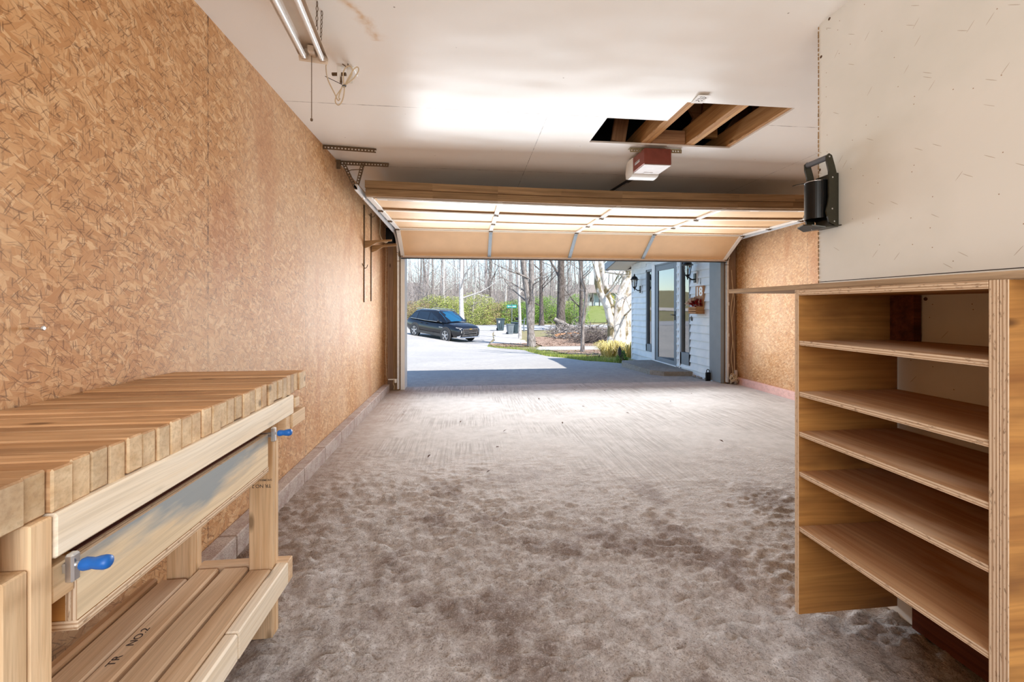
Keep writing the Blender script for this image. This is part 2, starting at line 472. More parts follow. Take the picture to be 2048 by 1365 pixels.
def siding_mat():
    t = NT('lap_siding'); c = srgb(222, 228, 230)
    n = t.noise(t.wc(), 6, 4)
    c = t.mix(t.ramp(n, [(.3, t.g(0)), (.7, t.g(1))]), srgb(214, 222, 226), srgb(230, 234, 234))
    t.bsdf(c, .5, 0, None, .3); return t.m

def glass_mat(name, tint=(1, 1, 1, 1), refl=1.0):
    t = NT(name)
    gl = t.n('BsdfGlossy', {'Color': (1, 1, 1, 1), 'Roughness': .02})
    tr = t.n('BsdfTransparent', {'Color': tint})
    fr = t.n('LayerWeight', {'Blend': .35})
    fac = t.math('MULTIPLY_ADD', fr.outputs['Fresnel'], refl, .12, clamp=True)
    mx = t.n('MixShader', {0: fac, 1: tr.outputs[0], 2: gl.outputs[0]})
    t.t.links.new(mx.outputs[0], t.out.inputs[0]); return t.m

M = {}
M['osb'] = osb_mat('oriented_strand_board')
M['ceil'] = ceiling_mat()
M['floor'] = floor_mat()
M['panel'] = panel_mat()
M['plyedge'] = ply_edge_mat()
M['ply'] = wood('amber_plywood', srgb(196, 142, 76), srgb(144, 94, 46), .55, True, .28, (srgb(104, 66, 34), .6), .1)
M['plyshelf'] = wood('shelf_plywood', srgb(216, 176, 134), srgb(178, 126, 82), .72, False, .35, (srgb(226, 200, 172), .7), .1)
M['worktop'] = wood('weathered_board', srgb(196, 172, 142), srgb(140, 112, 82), .8, False, .8, None, .1)
M['pine'] = wood('pine_lumber', srgb(238, 210, 172), srgb(212, 172, 126), .62, True, .8, (srgb(176, 140, 112), .25), .16)
M['pinelight'] = wood('pale_pine', srgb(250, 240, 222), srgb(234, 214, 184), .62, True, .6, None, .06)
M['pinetop'] = wood('bench_top_pine', srgb(222, 184, 142), srgb(184, 138, 94), .55, True, .7, (srgb(120, 78, 50), .4), .26)
M['pinedusty'] = wood('dusty_pine', srgb(236, 208, 174), srgb(208, 172, 134), .75, True, .8, (srgb(188, 160, 138), .4), .1)
M['endgrain'] = wood('end_grain_pine', srgb(232, 208, 172), srgb(204, 170, 128), .7, True, .5, (srgb(150, 116, 88), .5), .2)  # end grain toned lighter, light on the board ends put into the colour
M['stained'] = wood('stained_plywood', srgb(240, 222, 190), srgb(214, 188, 152), .55, False, .35, None, .05)
def add_stain(mat):
    t = NT.__new__(NT); t.m = mat; t.t = mat.node_tree
    b = [n for n in t.t.nodes if n.type == 'BSDF_PRINCIPLED'][0]; src = b.inputs['Base Color'].links[0].from_socket
    p = t.pos(); q = t.n('SeparateXYZ', {0: p})
    n = t.noise(t.vmap(p, scale=(1, 5, 30)), 1.0, 5)
    v = t.math('ADD', t.math('MULTIPLY', t.math('SUBTRACT', q.outputs[2], .70), 14), t.math('MULTIPLY', t.math('SUBTRACT', n, .5), 2.2))
    v = t.math('SUBTRACT', v, t.math('MULTIPLY', t.math('ABSOLUTE', t.math('SUBTRACT', q.outputs[1], 1.13)), 3.2))
    c = t.mix(t.ramp(t.math('ADD', v, .75), [(0.0, t.g(0)), (.75, t.g(.92))]), src, srgb(140, 150, 156))
    t.t.links.new(c, b.inputs['Base Color'])
add_stain(M['stained'])
M['darkwood'] = wood('dark_board', srgb(124, 66, 44), srgb(70, 32, 22), .7, True, .8, None, .1)
M['joist'] = wood('joist_lumber', srgb(214, 166, 108), srgb(170, 116, 64), .7, True, .7, None, .15)
M['brownwood'] = wood('brown_rail_wood', srgb(170, 138, 100), srgb(122, 94, 62), .7, False, .6, None, .1)
M['jambwood'] = wood('jamb_board', srgb(168, 140, 116), srgb(120, 92, 72), .75, True, .6, None, .12)
M['doorpanel'] = plain('tan_hardboard', srgb(220, 184, 142), .55, 0, .06, 5, .03)
M['doorrail'] = plain('cream_door_rail', srgb(232, 220, 202), .5, 0, .05, 8, .02)
M['galv'] = plain('galvanized_steel', srgb(214, 217, 220), .4, .3, .12, 25, .03)
M['whitemetal'] = plain('white_enamel', srgb(226, 224, 220), .35, 0, .05, 9, .02)
M['bluegrey'] = plain('blue_grey_steel', srgb(158, 172, 184), .4, .35, .1, 20, .02)
M['rustmetal'] = plain('brown_perforated_steel', srgb(104, 84, 62), .5, .6, .25, 30, .06)
M['olivemetal'] = plain('zinc_perforated_steel', srgb(150, 136, 104), .45, .6, .15, 30, .04)
M['black'] = plain('black_paint', srgb(14, 14, 14), .3, 0, .15, 30, .03, .3)
M['olive'] = plain('dark_olive_steel', srgb(44, 42, 30), .38, .2, .3, 90, .05)
M['rubber'] = plain('rubber', srgb(42, 42, 44), .7, 0, .1, 40, .04)
M['grip'] = plain('grey_foam_grip', srgb(92, 94, 100), .7, 0, .1, 40, .04)
M['blue'] = plain('blue_plastic', srgb(16, 96, 178), .38, 0, .08, 14, .02)
M['maroon'] = plain('maroon_metal', srgb(140, 74, 62), .45, .1, .16, 16, .03)
M['lens'] = plain('white_lens', srgb(240, 240, 236), .35, 0, .02, 8, 0)
M['greyplate'] = plain('grey_plate', srgb(190, 178, 172), .5, 0, .08, 20, .03)
M['beigemetal'] = plain('beige_fixture', srgb(214, 196, 176), .4, 0, .06, 9, .02)
M['tubeglass'] = plain('fluorescent_tube', srgb(228, 228, 226), .16, 0, .02, 6, 0, Coat_Weight=.0) if False else plain('fluorescent_tube', srgb(228, 228, 226), .14, 0, .02, 6, 0)
M['chain'] = plain('dull_chain', srgb(110, 92, 72), .5, .6, .2, 60, .05)
M['cord'] = plain('tan_cord', srgb(196, 176, 146), .6, 0, .08, 30, .02)
M['paper'] = plain('white_card', srgb(240, 238, 234), .7, 0, .02, 20, 0)
M['ink'] = plain('ink', srgb(56, 44, 40), .8, 0, .1, 20, 0)
M['curb'] = ground_mat('curb_concrete', [srgb(176, 162, 154), srgb(192, 180, 172), srgb(160, 138, 130), srgb(130, 108, 100)], 1.6, .85, .3)
M['pinksill'] = ground_mat('pink_painted_sill', [srgb(214, 168, 160), srgb(226, 184, 174), srgb(200, 160, 152), srgb(150, 120, 112)], 2, .8, .2)
M['asphalt'] = ground_mat('asphalt', [srgb(162, 159, 155), srgb(174, 170, 164), srgb(150, 148, 146), srgb(126, 125, 124)], 1.0, .85, .35)
M['gravel'] = ground_mat('pale_gravel', [srgb(186, 180, 174), srgb(196, 190, 182), srgb(172, 164, 156), srgb(146, 138, 130)], 1.6, .95, .5)
M['street'] = ground_mat('street_paving', [srgb(158, 158, 160), srgb(168, 168, 168), srgb(150, 150, 152), srgb(136, 136, 138)], .8, .9, .2)
M['soil'] = ground_mat('grassy_ground', [srgb(132, 126, 92), srgb(146, 132, 106), srgb(120, 122, 82), srgb(104, 94, 74)], 1.2, .95, .6)
M['litter'] = ground_mat('leaf_litter', [srgb(158, 132, 114), srgb(176, 152, 134), srgb(136, 110, 92), srgb(100, 80, 66)], 4, .95, .8)
M['lawn'] = ground_mat('spring_lawn', [srgb(112, 124, 66), srgb(128, 134, 84), srgb(98, 112, 58), srgb(86, 94, 52)], 1.5, .95, .5)
M['stoop'] = ground_mat('stoop_concrete', [srgb(164, 160, 152), srgb(150, 146, 138), srgb(138, 130, 118), srgb(110, 102, 92)], 2, .9, .3)
M['siding'] = siding_mat()
M['greytrim'] = plain('grey_trim_paint', srgb(124, 132, 138), .5, 0, .06, 8, .02)
M['whitetrim'] = plain('white_trim_paint', srgb(232, 234, 234), .45, 0, .03, 8, .01)
M['soffit'] = plain('soffit_panel', srgb(222, 214, 202), .6, 0, .04, 8, .02)
M['shingle'] = ground_mat('roof_shingles', [srgb(120, 112, 104), srgb(132, 124, 116), srgb(110, 102, 96), srgb(92, 86, 80)], 3, .95, .4)
M['paleroof'] = ground_mat('pale_roof', [srgb(128, 118, 110), srgb(138, 128, 120), srgb(120, 112, 104), srgb(106, 98, 92)], 3, .95, .3)
M['glass'] = glass_mat('window_glass', (.75, .8, .8, 1), 1.5)
M['lampglass'] = glass_mat('lantern_glass', (.9, .92, .9, 1), .8)
M['cratewood'] = wood('crate_wood', srgb(206, 154, 98), srgb(160, 108, 60), .6, False, 1, None, .2)
M['signwood'] = wood('sign_board', srgb(196, 146, 100), srgb(160, 110, 72), .6, False, 1, None, .05)
M['petalred'] = leafy('red_petals', [(0, srgb(120, 22, 26)), (.5, srgb(170, 36, 36)), (1, srgb(196, 70, 56))])
M['petalcream'] = leafy('cream_petals', [(0, srgb(222, 196, 176)), (.5, srgb(236, 216, 198)), (1, srgb(214, 176, 120))])
M['carpaint'] = plain('black_car_paint', srgb(18, 20, 26), .16, 0, .05, 3, 0, .6)
M['carglass'] = plain('dark_car_glass', srgb(14, 22, 32), .04, 0, .02, 3, 0, .8)
M['windshield'] = plain('blue_tinted_windshield', srgb(16, 74, 104), .04, 0, .02, 3, 0, 1.0)  # blue of the reflected sky put into the base colour
M['chrome'] = plain('chrome', srgb(214, 216, 220), .18, .9, .04, 10, 0)
M['clad'] = plain('grey_body_cladding', srgb(64, 60, 58), .55, 0, .08, 10, .02)
M['gold'] = plain('gold_badge', srgb(214, 176, 90), .3, .8, .05, 10, 0)
M['bin'] = plain('dark_green_grey_bin', srgb(56, 72, 78), .5, 0, .08, 6, .02)
M['binlight'] = plain('grey_bin', srgb(104, 112, 116), .5, 0, .08, 6, .02)
M['signgreen'] = plain('green_street_sign', srgb(16, 132, 122), .45, 0, .03, 8, 0)
M['orange'] = plain('orange_flag', srgb(220, 92, 60), .6, 0, .05, 8, 0)
M['barkgrey'] = bark('grey_bark', srgb(92, 84, 78), srgb(150, 142, 136))
M['barkpale'] = bark('pale_bark', srgb(150, 144, 138), srgb(206, 200, 194))
M['barkdark'] = bark('dark_bark', srgb(62, 54, 50), srgb(112, 102, 96), .8)
M['barksyc'] = bark('mottled_sycamore_bark', srgb(196, 184, 170), srgb(232, 224, 214), .7, srgb(128, 116, 88))
M['barkfar'] = bark('far_woods_bark', srgb(122, 114, 112), srgb(168, 160, 156))
M['cutwood'] = wood('cut_log', srgb(196, 150, 110), srgb(150, 104, 72), .85, False, 1, None, .1)
M['leafspring'] = leafy('spring_leaves', [(0, srgb(122, 136, 62)), (.35, srgb(154, 166, 84)), (.7, srgb(176, 184, 106)), (1, srgb(196, 186, 130))])
M['leafgreen'] = leafy('green_leaves', [(0, srgb(84, 116, 52)), (.5, srgb(116, 148, 66)), (1, srgb(150, 174, 84))])
M['leafbrown'] = leafy('dry_brush', [(0, srgb(128, 108, 86)), (.5, srgb(160, 140, 112)), (1, srgb(150, 150, 92))])
M['grassblade'] = leafy('grass_blades', [(0, srgb(108, 130, 50)), (.5, srgb(150, 166, 74)), (1, srgb(188, 180, 112))])
M['strap'] = leafy('yellow_strap_leaves', [(0, srgb(176, 160, 92)), (.5, srgb(210, 196, 130)), (1, srgb(226, 216, 166))])
M['dryleaf'] = leafy('dry_leaf', [(0, srgb(74, 52, 38)), (1, srgb(116, 84, 60))])
M['yellowgreen'] = leafy('yellow_shrub', [(0, srgb(170, 160, 40)), (1, srgb(200, 190, 70))])
M['brick'] = ground_mat('far_house_wall', [srgb(120, 92, 78), srgb(96, 76, 66), srgb(84, 66, 60), srgb(60, 50, 48)], 2, .9, .2)
M['farwall'] = plain('far_house_siding', srgb(168, 176, 178), .6, 0, .05, 3, 0)
M['attic'] = plain('dark_roof_deck', srgb(70, 62, 58), .9, 0, .2, 6, .05)

# ================================================================== THE GARAGE SHELL
def fbm(x, y, sc, o=4):
    return noise.fractal(V((x * sc, y * sc, 3.7)), 1.0, 2.0, o)
mb = MB()
nx, ny = 420, 600
x0, x1, y0, y1 = -1.17, 4.2, -1.6, 6.25
for j in range(ny + 1):
    yy = y0 + (y1 - y0) * j / ny
    for i in range(nx + 1):
        xx = x0 + (x1 - x0) * i / nx
        rough = max(0, min(1, (3.3 - yy - .25 * xx + fbm(xx, yy, .9, 2) * .8) / 1.0))
        h = fbm(xx, yy, .55, 2) * .003 - .004
        n5 = fbm(xx, yy, 6.5, 5)
        cl = max(0, fbm(xx * .8 + 4, yy * 1.7, 19, 3) - .06)
        h += rough * (min(.010, cl * .03) + abs(n5) * .012 - .005 + max(0, fbm(xx + 9, yy, 13, 3) - .12) * .02 + max(0, fbm(xx + 3, yy + 5, 24, 2) - .1) * .014)
        mb.v.append(V((xx, yy, h))); mb.wc.append(V((xx, yy, h)))
for j in range(ny):
    for i in range(nx):
        a = j * (nx + 1) + i
        mb.f.append([a, a + 1, a + nx + 2, a + nx + 1]); mb.mi.append(0)
struct(mb, 'floor', M['floor'], True)

mb = MB()
def cslab(xa, xb, ya, yb):
    mb.prism([(xa, ya, 2.5), (xb, ya, 2.5), (xb, yb, 2.5), (xa, yb, 2.5)], (0, 0, .013))
cslab(-1.17, 4.15, -1.6, 2.54)
cslab(-1.17, 1.41, 2.54, 2.81); cslab(2.165, 4.15, 2.54, 3.24)
cslab(-1.17, .97, 2.81, 3.24)
cslab(-1.17, 4.15, 3.24, 6.06)
struct(mb, 'ceiling', M['ceil'])

def slab_box(name, lo, hi, mat):
    m = MB(); lo, hi = V(lo), V(hi)
    m.prism([(lo.x, lo.y, lo.z), (hi.x, lo.y, lo.z), (hi.x, hi.y, lo.z), (lo.x, hi.y, lo.z)], (0, 0, hi.z - lo.z))
    return struct(m, name, mat)
slab_box('wall_left', (-1.3, -1.6, -.1), (-1.17, 6.25, 2.56), M['osb'])
slab_box('wall_right', (4.15, -1.6, -.1), (4.28, 6.25, 2.56), M['osb'])
m = MB()
for lo, hi in (((-1.3, 6.06, -.1), (-.9, 6.25, 2.6)), ((3.9, 6.06, -.1), (4.28, 6.25, 2.6)), ((-.9, 6.06, 2.05), (3.9, 6.25, 2.6))):
    m.prism([(lo[0], lo[1], lo[2]), (hi[0], lo[1], lo[2]), (hi[0], hi[1], lo[2]), (lo[0], hi[1], lo[2])], (0, 0, hi[2] - lo[2]))
struct(m, 'wall_front', M['osb'])
# rear wall, behind the photographer, with an opening added for the fill lamp
m = MB()
for lo, hi in (((-1.3, -1.7, -.1), (-.85, -1.6, 2.56)), ((1.35, -1.7, -.1), (4.28, -1.6, 2.56)), ((-.85, -1.7, -.1), (1.35, -1.6, .7)), ((-.85, -1.7, 2.2), (1.35, -1.6, 2.56))):
    m.prism([(lo[0], lo[1], lo[2]), (hi[0], lo[1], lo[2]), (hi[0], hi[1], lo[2]), (lo[0], hi[1], lo[2])], (0, 0, hi[2] - lo[2]))
struct(m, 'wall_back', M['osb'])
# partition clad in painted hardboard, right of the camera
m = MB()
m.prism([(1.637, -1.6, 0), (1.637, 1.78, 0), (1.650, 1.78, 0), (1.650, -1.6, 0)], (0, 0, 2.5), 0)
m.prism([(1.650, -1.6, 0), (1.650, 1.772, 0), (1.74, 1.772, 0), (1.74, -1.6, 0)], (0, 0, 2.5), 1)
for k in range(60):      # ragged sawn end of the sheet
    z = 1.27 + k * .0205
    m.box((1.634, 1.779, z), (1.651, 1.782 + R.random() * .003, z + .012 + R.random() * .008), mi=1)
m.box((1.6358, -1.0, 1.2945), (1.639, 1.775, 1.2975), mi=2)
struct(m, 'wall_partition', [M['panel'], M['brownwood'], M['ink']])

# curb along the left wall, laid in blocks
m = MB(); y = -1.6
while y < 5.9:
    L = min(.41, 5.96 - y)
    m.box((-1.17, y + .0006, -.02), (-1.084, y + L - .0006, .098 + R.uniform(-.002, .002)), ch=.005)
    y += .41
struct(m, 'baseboard_left', M['curb'])
m = MB(); m.box((4.108, 1.8, -.02), (4.15, 6.06, .1), ch=.004)
struct(m, 'baseboard_right', M['pinksill'])
# boards lining the front corner and the door jambs
m = MB(); m.box((-1.125, 6.03, 0), (-1.045, 6.06, 2.3)); struct(m, 'trim_1', M['jambwood'])
m = MB(); m.box((-1.045, 6.02, 0), (-.955, 6.06, 2.3)); struct(m, 'trim_2', M['brownwood'])
m = MB(); m.box((3.955, 6.02, 0), (4.13, 6.06, 2.3)); struct(m, 'trim_3', M['jambwood'])
m = MB(); m.box((-.945, 6.025, 0), (-.888, 6.27, 2.06)); struct(m, 'trim_4', M['whitetrim'])
m = MB(); m.box((3.888, 6.03, 0), (3.945, 6.33, 2.06)); struct(m, 'trim_5', M['greytrim'])

# roof over the garage: closed gable
m = MB()
ridge = (2.3, 3.75)
m.prism([(-1.75, 6.62, 2.5), (-1.75, ridge[0], ridge[1]), (-1.75, -2.2, 2.5), (-1.75, -2.2, 2.62), (-1.75, ridge[0], ridge[1] + .14), (-1.75, 6.62, 2.64)], (6.4, 0, 0), 0)
for xa in (-1.3, 4.18):
    m.prism([(xa, 6.25, 2.5), (xa, ridge[0], ridge[1] + .05), (xa, -1.7, 2.5)], (.1, 0, 0), 1)
struct(m, 'roof', [M['attic'], M['osb']])

# ------------------------------------------------------------------ framing seen through the ceiling hole
jl = ['leftmost joist in the ceiling hole, bare lumber edge of the small notch', 'second joist from the left across the ceiling hole, beside the dark notch',
      'third joist from the left, splintered wood crossing the middle of the ceiling hole', 'rightmost joist, pale lumber along the right edge of the ceiling hole']
for k, (xa, xb) in enumerate(((.93, .975), (1.40, 1.445), (1.775, 1.82), (2.135, 2.18))):
    m = MB(); m.box((xa, 1.4, 2.5132), (xb, 4.6, 2.6532), ax=1)
    if k in (1, 2):
        m.box((xb, 1.9, 2.5132), (xb + .036, 4.2, 2.6432), ax=1)
    for q in range(5):
        yq = R.uniform(2.6, 3.2); m.bar((xa, yq, 2.511), (xa + R.uniform(-.01, .02), yq + .06, 2.508), .006, .003)
    single(m, 'ceiling_joist', M['joist'], jl[k], 'joist', 'joists in the ceiling hole')
m = MB(); m.box((1.487, 3.222, 2.5135), (1.768, 3.262, 2.62), ax=0)
single(m, 'blocking_board', M['cutwood'], 'short brown wood block between two joists in the ceiling hole above the opener', 'wood block')
for k, (pts, dy, lab) in enumerate((
    ([(1.835, 3.34, 2.92), (1.91, 3.34, 2.79), (1.84, 3.34, 2.66), (1.98, 3.34, 2.66), (1.98, 3.34, 2.98), (1.835, 3.34, 2.98)], .025, 'angled wood gusset in the middle bay of the ceiling hole'),
    ([(1.985, 3.32, 2.62), (2.112, 3.32, 2.62), (2.112, 3.32, 3.05), (1.985, 3.32, 3.05)], .04, 'upright amber truss web beside the splintered joist in the ceiling hole'),
    ([(2.454, 3.32, 2.62), (2.60, 3.32, 2.62), (2.60, 3.32, 3.05), (2.454, 3.32, 3.05)], .04, 'upright amber truss web in the right bay of the ceiling hole'))):
    m = MB(); m.prism(pts, (0, dy, 0)); 
    single(m, 'truss_web', M['joist'] if k else M['cutwood'], lab, 'truss board', 'truss boards above the ceiling')
m = MB(); m.bar((2.20, 3.40, 2.55), (2.47, 3.42, 2.93), .036, .14, up=(1, 0, 0)); single(m, 'truss_brace', M['cutwood'], 'slanted pinkish wood brace in the right bay of the ceiling hole', 'brace')
m = MB(); m.bar((1.25, 3.36, 2.56), (1.33, 3.4, 2.95), .03, .12, up=(1, 0, 0)); single(m, 'truss_brace', M['cutwood'], 'sloping wood brace beside the dark notch at the left of the ceiling hole', 'brace')
# small hinged card at the corner of the hole
t = thing('ceiling_card', 'small white card with ink scribbles stuck to the ceiling at the hole corner', 'card', (1.465, 2.48, 2.49))
m = MB(); m.prism([(1.436, 2.545, 2.497), (1.512, 2.54, 2.497), (1.497, 2.425, 2.49), (1.421, 2.43, 2.49)], (0, 0, .002)); part(m, 'card', M['paper'], t)
m = MB()
for k in range(9):
    x = 1.445 + (k % 3) * .017; y = 2.455 + (k // 3) * .024
    m.bar((x, y, 2.4895 + (y - 2.43) * .06), (x + .012, y + R.uniform(-.012, .012), 2.4895 + (y - 2.43) * .06), .004, .0015)
part(m, 'scribbles', M['ink'], t)

# ================================================================== WORKBENCH
bench = thing('workbench', 'homemade pine workbench of laminated boards along the left wall', 'workbench', (-.92, 1.2, 0))
m = MB(); y = .585; k = 0
while y < 1.775:
    w = .0385 if y < 1.6 else .034
    dx = R.uniform(-.004, .004); dz = R.uniform(-.002, .002)
    m.box((-1.166, y + .0006, .848 + R.uniform(-.004, .004)), (-.665 + dx, y + w - .0006 - (R.random() < .25) * .002, .92 + dz), ax=0, ch=.003, end_mi=1)
    y += w
part(m, 'bench_top', [M['pinetop'], M['endgrain']], bench)
m = MB(); m.box((-.693, .738, .775), (-.655, 1.655, .8475), ax=1, ch=.004); part(m, 'front_rail', M['pinelight'], bench)
m = MB(); m.box((-1.12, .60, .775), (-1.082, 1.70, .8475), ax=1, ch=.004); part(m, 'rear_rail', M['pine'], bench)
for (ya, yb, za) in ((.622, .660, .785), (1.606, 1.64, .775)):
    m = MB(); m.box((-1.08, ya, za), (-.66, yb, .8475), ax=0, ch=.003); part(m, 'end_rail', M['pine'], bench)
m = MB(); m.box((-.70, 1.642, .722), (-.655, 1.765, .774), ax=1, ch=.003); m.box((-.715, 1.60, .700), (-.662, 1.640, .774), ax=0, ch=.003)
m.box((-.685, 1.66, .795), (-.652, 1.70, .832), ax=1, ch=.003)
part(m, 'end_block', M['pine'], bench)
def leg(xa, xb, ya, yb, ztop1, ztop2):
    m = MB(); ym = (ya + yb) / 2
    m.box((xa, ya, 0), (xb, ym - .0008, ztop1), ax=2, ch=.0025); m.box((xa, ym + .0008, 0), (xb, yb, ztop2), ax=2, ch=.0025)
    return part(m, 'leg', M['pine'], bench)
l_far = leg(-.768, -.689, 1.556, 1.604, .847, .847)
leg(-1.026, -.948, 1.54, 1.60, .847, .847)
leg(-.745, -.657, .662, .736, .784, .847)
leg(-1.026, -.948, .662, .736, .784, .847)
# grade stamp, printed upside down on the far leg
for (txt, px, pz, s) in (('NO.2', -.738, .545, .017), ('TR', -.703, .545, .017), ('MRRO 12 ET', -.738, .566, .010), ('SMOB', -.703, .566, .010)):
    M4 = Matrix.Translation((px, 1.5555, pz)) @ Matrix.Rotation(PI / 2, 4, 'X') @ Matrix.Rotation(PI, 4, 'Z') @ Matrix.Scale(s, 4)
    part(text_mb(txt, 1, M4, .01), 'grade_stamp', M['ink'], l_far)
m = MB()
for (xa, xb, ya, yb) in ((-1.036, -.950, .52, 1.53), (-.947, -.876, .5, 1.578), (-.862, -.776, .48, 1.575), (-.766, -.690, .45, 1.553)):
    m.box((xa, ya, .215), (xb, yb, .253), ax=1, ch=.006)
sh = part(m, 'lower_shelf', M['pinedusty'], bench)
m = MB(); m.box((-1.075, .5, .225), (-1.042, 1.53, .262), ax=1, ch=.012); part(m, 'rear_shelf_rail', M['pinetop'], bench)
m = MB(); m.box((-.686, 1.258, .172), (-.647, 1.60, .2535), ax=1, ch=.004); m.box((-.686, .42, .172), (-.647, 1.256, .2535), ax=1, ch=.006); part(m, 'front_shelf_rail', M['pinelight'], bench)
m = MB(); m.box((-.955, 1.582, .175), (-.646, 1.622, .256), ax=0, ch=.003); part(m, 'end_shelf_rail', M['pinedusty'], bench)
for (txt, px, py, s) in (('TR', -.918, 1.19, .028), ('NO.2', -.918, 1.27, .028)):
    M4 = Matrix.Translation((px, py, .2535)) @ Matrix.Rotation(PI / 2, 4, 'Z') @ Matrix.Scale(s, 4)
    part(text_mb(txt, 1, M4, .01), 'grade_stamp', M['ink'], sh)
# plywood tray slung under the rail
t = thing('plywood_tray', 'long plywood tray with grey-stained face hanging under the front rail of the workbench', 'tray', (-.70, 1.11, .645))
m = MB(); m.box((-.676, .777, .648), (-.658, 1.456, .757), ax=1, edge_mi=1, thick=0, ch=.001); part(m, 'front_panel', [M['stained'], M['plyedge']], t)
m = MB(); m.box((-.80, .777, .632), (-.656, 1.456, .648), ax=1, edge_mi=1, thick=2, ch=.001); part(m, 'bottom_panel', [M['ply'], M['plyedge']], t)
m = MB(); m.box((-.80, .777, .648), (-.782, 1.456, .757), ax=1, edge_mi=1, thick=0, ch=.001); part(m, 'back_panel', [M['ply'], M['plyedge']], t)
for (ya, yb) in ((.778, .796), (1.437, 1.455)):
    m = MB(); m.box((-.782, ya, .648), (-.676, yb, .757), ax=0, ch=.001); part(m, 'end_panel', M['ply'], t)
m = MB(); m.box((-.782, .80, .752), (-.677, 1.436, .757), ax=1, ch=.001); part(m, 'inner_board', M['darkwood'], t)
m = MB(); m.box((-.74, .738, .703), (-.66, .776, .762), ax=1, ch=.002)
single(m, 'cleat', M['pine'], 'small pine cleat between the near bench leg and the hanging tray', 'cleat')
def clamp(y, lab):
    t = thing('bar_clamp', lab, 'clamp', (-.66, y, .74), 0, 'bar clamps on the workbench')
    m = MB(); m.box((-.79, y - .003, .742), (-.645, y + .003, .758), ax=0, ch=.001); part(m, 'bar', M['chrome'], t)
    m = MB(); m.box((-.654, y - .008, .728), (-.640, y + .008, .775), ax=2, ch=.003); part(m, 'jaw', M['chrome'], t)
    m = MB(); m.lathe([(.004, -.03), (.004, .012)], (-.634, y, .755), (1, 0, 0), 8); part(m, 'screw', M['chrome'], t)
    m = MB(); m.lathe([(.004, 0), (.009, .001), (.0105, .006), (.0095, .014), (.0085, .018), (.0105, .027), (.0115, .036), (.010, .042), (.006, .045)], (-.633, y, .755), (1, -.03, .05), 14)
    part(m, 'handle', M['blue'], t, 40)
clamp(.757, 'nearer blue-handled bar clamp squeezing the bench front rail by the near leg')
clamp(1.470, 'farther blue-handled bar clamp on the bench front rail beside the far leg')

# ================================================================== SHELF UNIT AND WORKTOP ON THE RIGHT
t = thing('shelf_cabinet', 'open plywood shelf cabinet with five shelves below the worktop at right', 'shelf unit', (1.43, 1.13, .03))
XF, XB = 1.223, 1.634
m = MB(); m.box((XF, 1.42, .035), (XB, 1.438, 1.243), ax=0, edge_mi=1, thick=1, ch=.001); part(m, 'side_panel', [M['ply'], M['plyedge']], t)
m = MB(); m.box((XF, .836, .005), (XB, .8545, 1.243), ax=0, edge_mi=1, thick=1, ch=.001); m.box((XF + .001, .818, .005), (XB, .8355, 1.243), ax=0, edge_mi=1, thick=1, ch=.001); part(m, 'side_panel', [M['ply'], M['plyedge']], t)
m = MB(); m.box((XF, .855, 1.2225), (XB, 1.4195, 1.243), ax=1, edge_mi=1, thick=2, ch=.001); part(m, 'top_panel', [M['ply'], M['plyedge']], t)
for z in (1.0545, .865, .717, .568, .364):
    m = MB(); m.box((XF + .002, .855, z - .0175), (XB, 1.4195, z), ax=1, edge_mi=1, thick=2, ch=.0008); part(m, 'shelf', [M['plyshelf'], M['plyedge']], t)
m = MB(); m.box((1.600, 1.335, 1.0548), (1.633, 1.419, 1.222), ax=0, ch=.001); part(m, 'corner_block', M['darkwood'], t, label='dark red wood block in the top compartment')
m = MB(); m.box((1.605, .855, .012), (1.634, 1.345, .345), ax=1, ch=.002); part(m, 'ledger_board', M['darkwood'], t)
m = MB(); m.box((XF, .30, 1.2432), (1.634, 1.836, 1.262), ax=1, ch=.0015); m.box((XF + .0005, 1.83, 1.2432), (1.634, 1.842, 1.262), ax=0, ch=.001)
single(m, 'worktop', M['worktop'], 'weathered plywood worktop slab lying on the shelf cabinet and jutting past its left side', 'worktop')

# ------------------------------------------------------------------ can crusher on the partition
t = thing('can_crusher', 'black wall-mounted can crusher with grey grip handle on the white partition edge', 'can crusher', (1.637, 1.72, 1.53))
m = MB(); m.box((1.606, 1.672, 1.535), (1.636, 1.768, 1.775), ch=.003); part(m, 'back_plate', M['olive'], t)
def arm(y, sg):
    m = MB()
    prof = [(1.6085, 1.535), (1.575, 1.55), (1.560, 1.60), (1.5685, 1.628), (1.5735, 1.66), (1.5735, 1.775), (1.563, 1.815), (1.562, 1.842), (1.574, 1.853), (1.588, 1.845), (1.602, 1.80), (1.611, 1.765), (1.611, 1.545)]
    m.prism([(x, y, z) for x, z in prof], (0, sg * .007, 0))
    return part(m, 'lever_arm', M['olive'], t)
arm(1.658, 1); arm(1.782, -1)
m = MB(); m.lathe([(.0125, 0), (.0125, .112)], (1.576, 1.664, 1.838), (0, 1, 0), 16); part(m, 'handle_grip', M['grip'], t, 40)
m = MB(); n = 20; rad = .043; cx, cy = 1.566, 1.72
ring = [(cx + rad * math.cos(PI / 2 + PI * k / n) * 1.0, cy + rad * math.sin(PI / 2 + PI * k / n)) for k in range(n + 1)]
inner = [(cx + (rad - .003) * math.cos(PI / 2 + PI * k / n), cy + (rad - .003) * math.sin(PI / 2 + PI * k / n)) for k in range(n + 1)]
m.prism([(x, y, 1.575) for x, y in ring + inner[::-1]], (0, 0, .165)); m.box((1.60, 1.676, 1.57), (1.606, 1.764, 1.745)); m.box((1.558, 1.674, 1.575), (1.606, 1.680, 1.745)); m.box((1.558, 1.760, 1.575), (1.606, 1.766, 1.745))
part(m, 'can_chute', M['black'], t)
